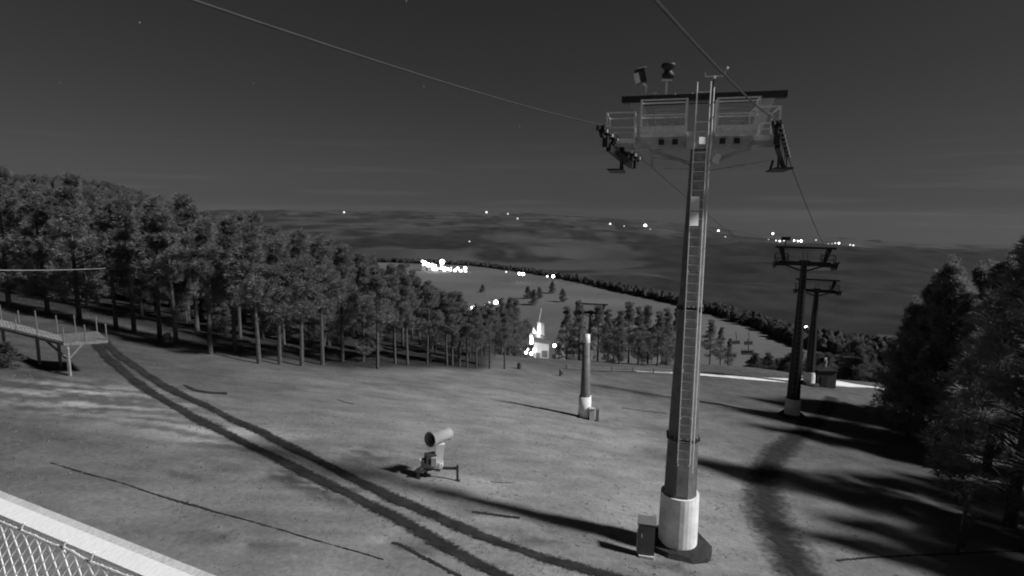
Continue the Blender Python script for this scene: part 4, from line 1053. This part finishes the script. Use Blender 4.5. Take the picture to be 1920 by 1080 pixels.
# white slat on the turf
a_, b_ = G(922, 904), G(966, 905); cpt = (a_ + b_) / 2
sl_o = MB().bar(a_ - cpt + [0, 0, .03], b_ - cpt + [0, 0, .03], .07, .04).build('slat', M['wood2'], None, loc=cpt)
tag(sl_o, 'pale wooden slat lying on the turf right of the snow gun', 'slat')
# timber frame stand at the lower right, in the shade
g = G(1800, 1036); ts = empty('timber_stand', g, 'dark wooden two-legged stand in the shade at the lower right', 'stand')
s_ = g[1] / FPX
MB().bar((-6 * s_, 0, -.1), (2 * s_, 0, 112 * s_), .10).build('leg', M['bark'], ts)
MB().bar((26 * s_, .5, -.1), (34 * s_, .3, 80 * s_), .10).build('leg', M['bark'], ts)
MB().bar((2 * s_, 0, 100 * s_), (34 * s_, .3, 74 * s_), .08).build('brace', M['wood'], ts)
MB().bar((-4 * s_, 0, 60 * s_), (6 * s_, 0, 125 * s_), .06).build('brace', M['wood'], ts)
# shrub by the ramp's rut and short weeds
g = G(18, 690)
tree('shrub', BUSHY[0], g[0], g[1], 1.3, 'dark low shrub at the left edge below the ramp', None, 'shrub', 5.0, 1.3)
def grass():
    rng = np.random.default_rng(5); V = []; Fc = []
    n = 9000
    px = rng.uniform(-80, 2000, n); D = np.exp(rng.uniform(math.log(12), math.log(62), n)); X = (px - 960) / FPX * D * 1.03; Y = D
    keep = vnoise(X / 2.4, Y / 1.6, 12) + .35 * rng.uniform(-1, 1, n) > -.05
    X, Y = X[keep], Y[keep]; Z = zt(X, Y)
    for x, y, z in zip(X, Y, Z):
        k = rng.integers(3, 6); h = rng.uniform(.02, .06)
        for _ in range(k):
            a = rng.uniform(0, 6.28); dx, dy = .05 * math.cos(a), .05 * math.sin(a); l = rng.uniform(-.08, .08, 2); ox, oy = rng.uniform(-.09, .09, 2)
            b = len(V); V += [(x + ox - dx * .4, y + oy - dy * .4, z - .01), (x + ox + dx * .4, y + oy + dy * .4, z - .01), (x + ox + l[0], y + oy + l[1], z + h)]
            Fc.append((b, b + 1, b + 2))
    me = bpy.data.meshes.new('grass'); me.from_pydata(V, [], Fc); me.materials.append(mat('grass_blades', .18, .9, 0, .3, .6, spec=.05))
    o = bpy.data.objects.new('grass', me); COL.objects.link(o); kind(o, 'stuff'); tag(o, 'short rough grass tufts over the run', 'grass')
grass()

# ------------------------------------------------------------------ night haze
zmin = float(verts[:, 2].min()) - 2
HX = 12500
hz = MB().box((0, 0, (75 + zmin) / 2), (2 * HX, 2 * HX, 75 - zmin)).build('haze', M['dark']); kind(hz, 'stuff')
hz.data.materials.clear()
hm = bpy.data.materials.new('haze'); hm.use_nodes = True; nt = hm.node_tree; nt.nodes.clear()
ho = nt.nodes.new('ShaderNodeOutputMaterial'); pv_ = nt.nodes.new('ShaderNodeVolumePrincipled')
pv_.inputs['Color'].default_value = (.9, .9, .9, 1); pv_.inputs['Density'].default_value = 0.5e-5
nt.links.new(pv_.outputs[0], ho.inputs['Volume']); hz.data.materials.append(hm)
print('TREES', N_TREES[0], 'H1', H1, 'H2', H2, 'H3', H3, 'H4', H4, 'DB', DB)
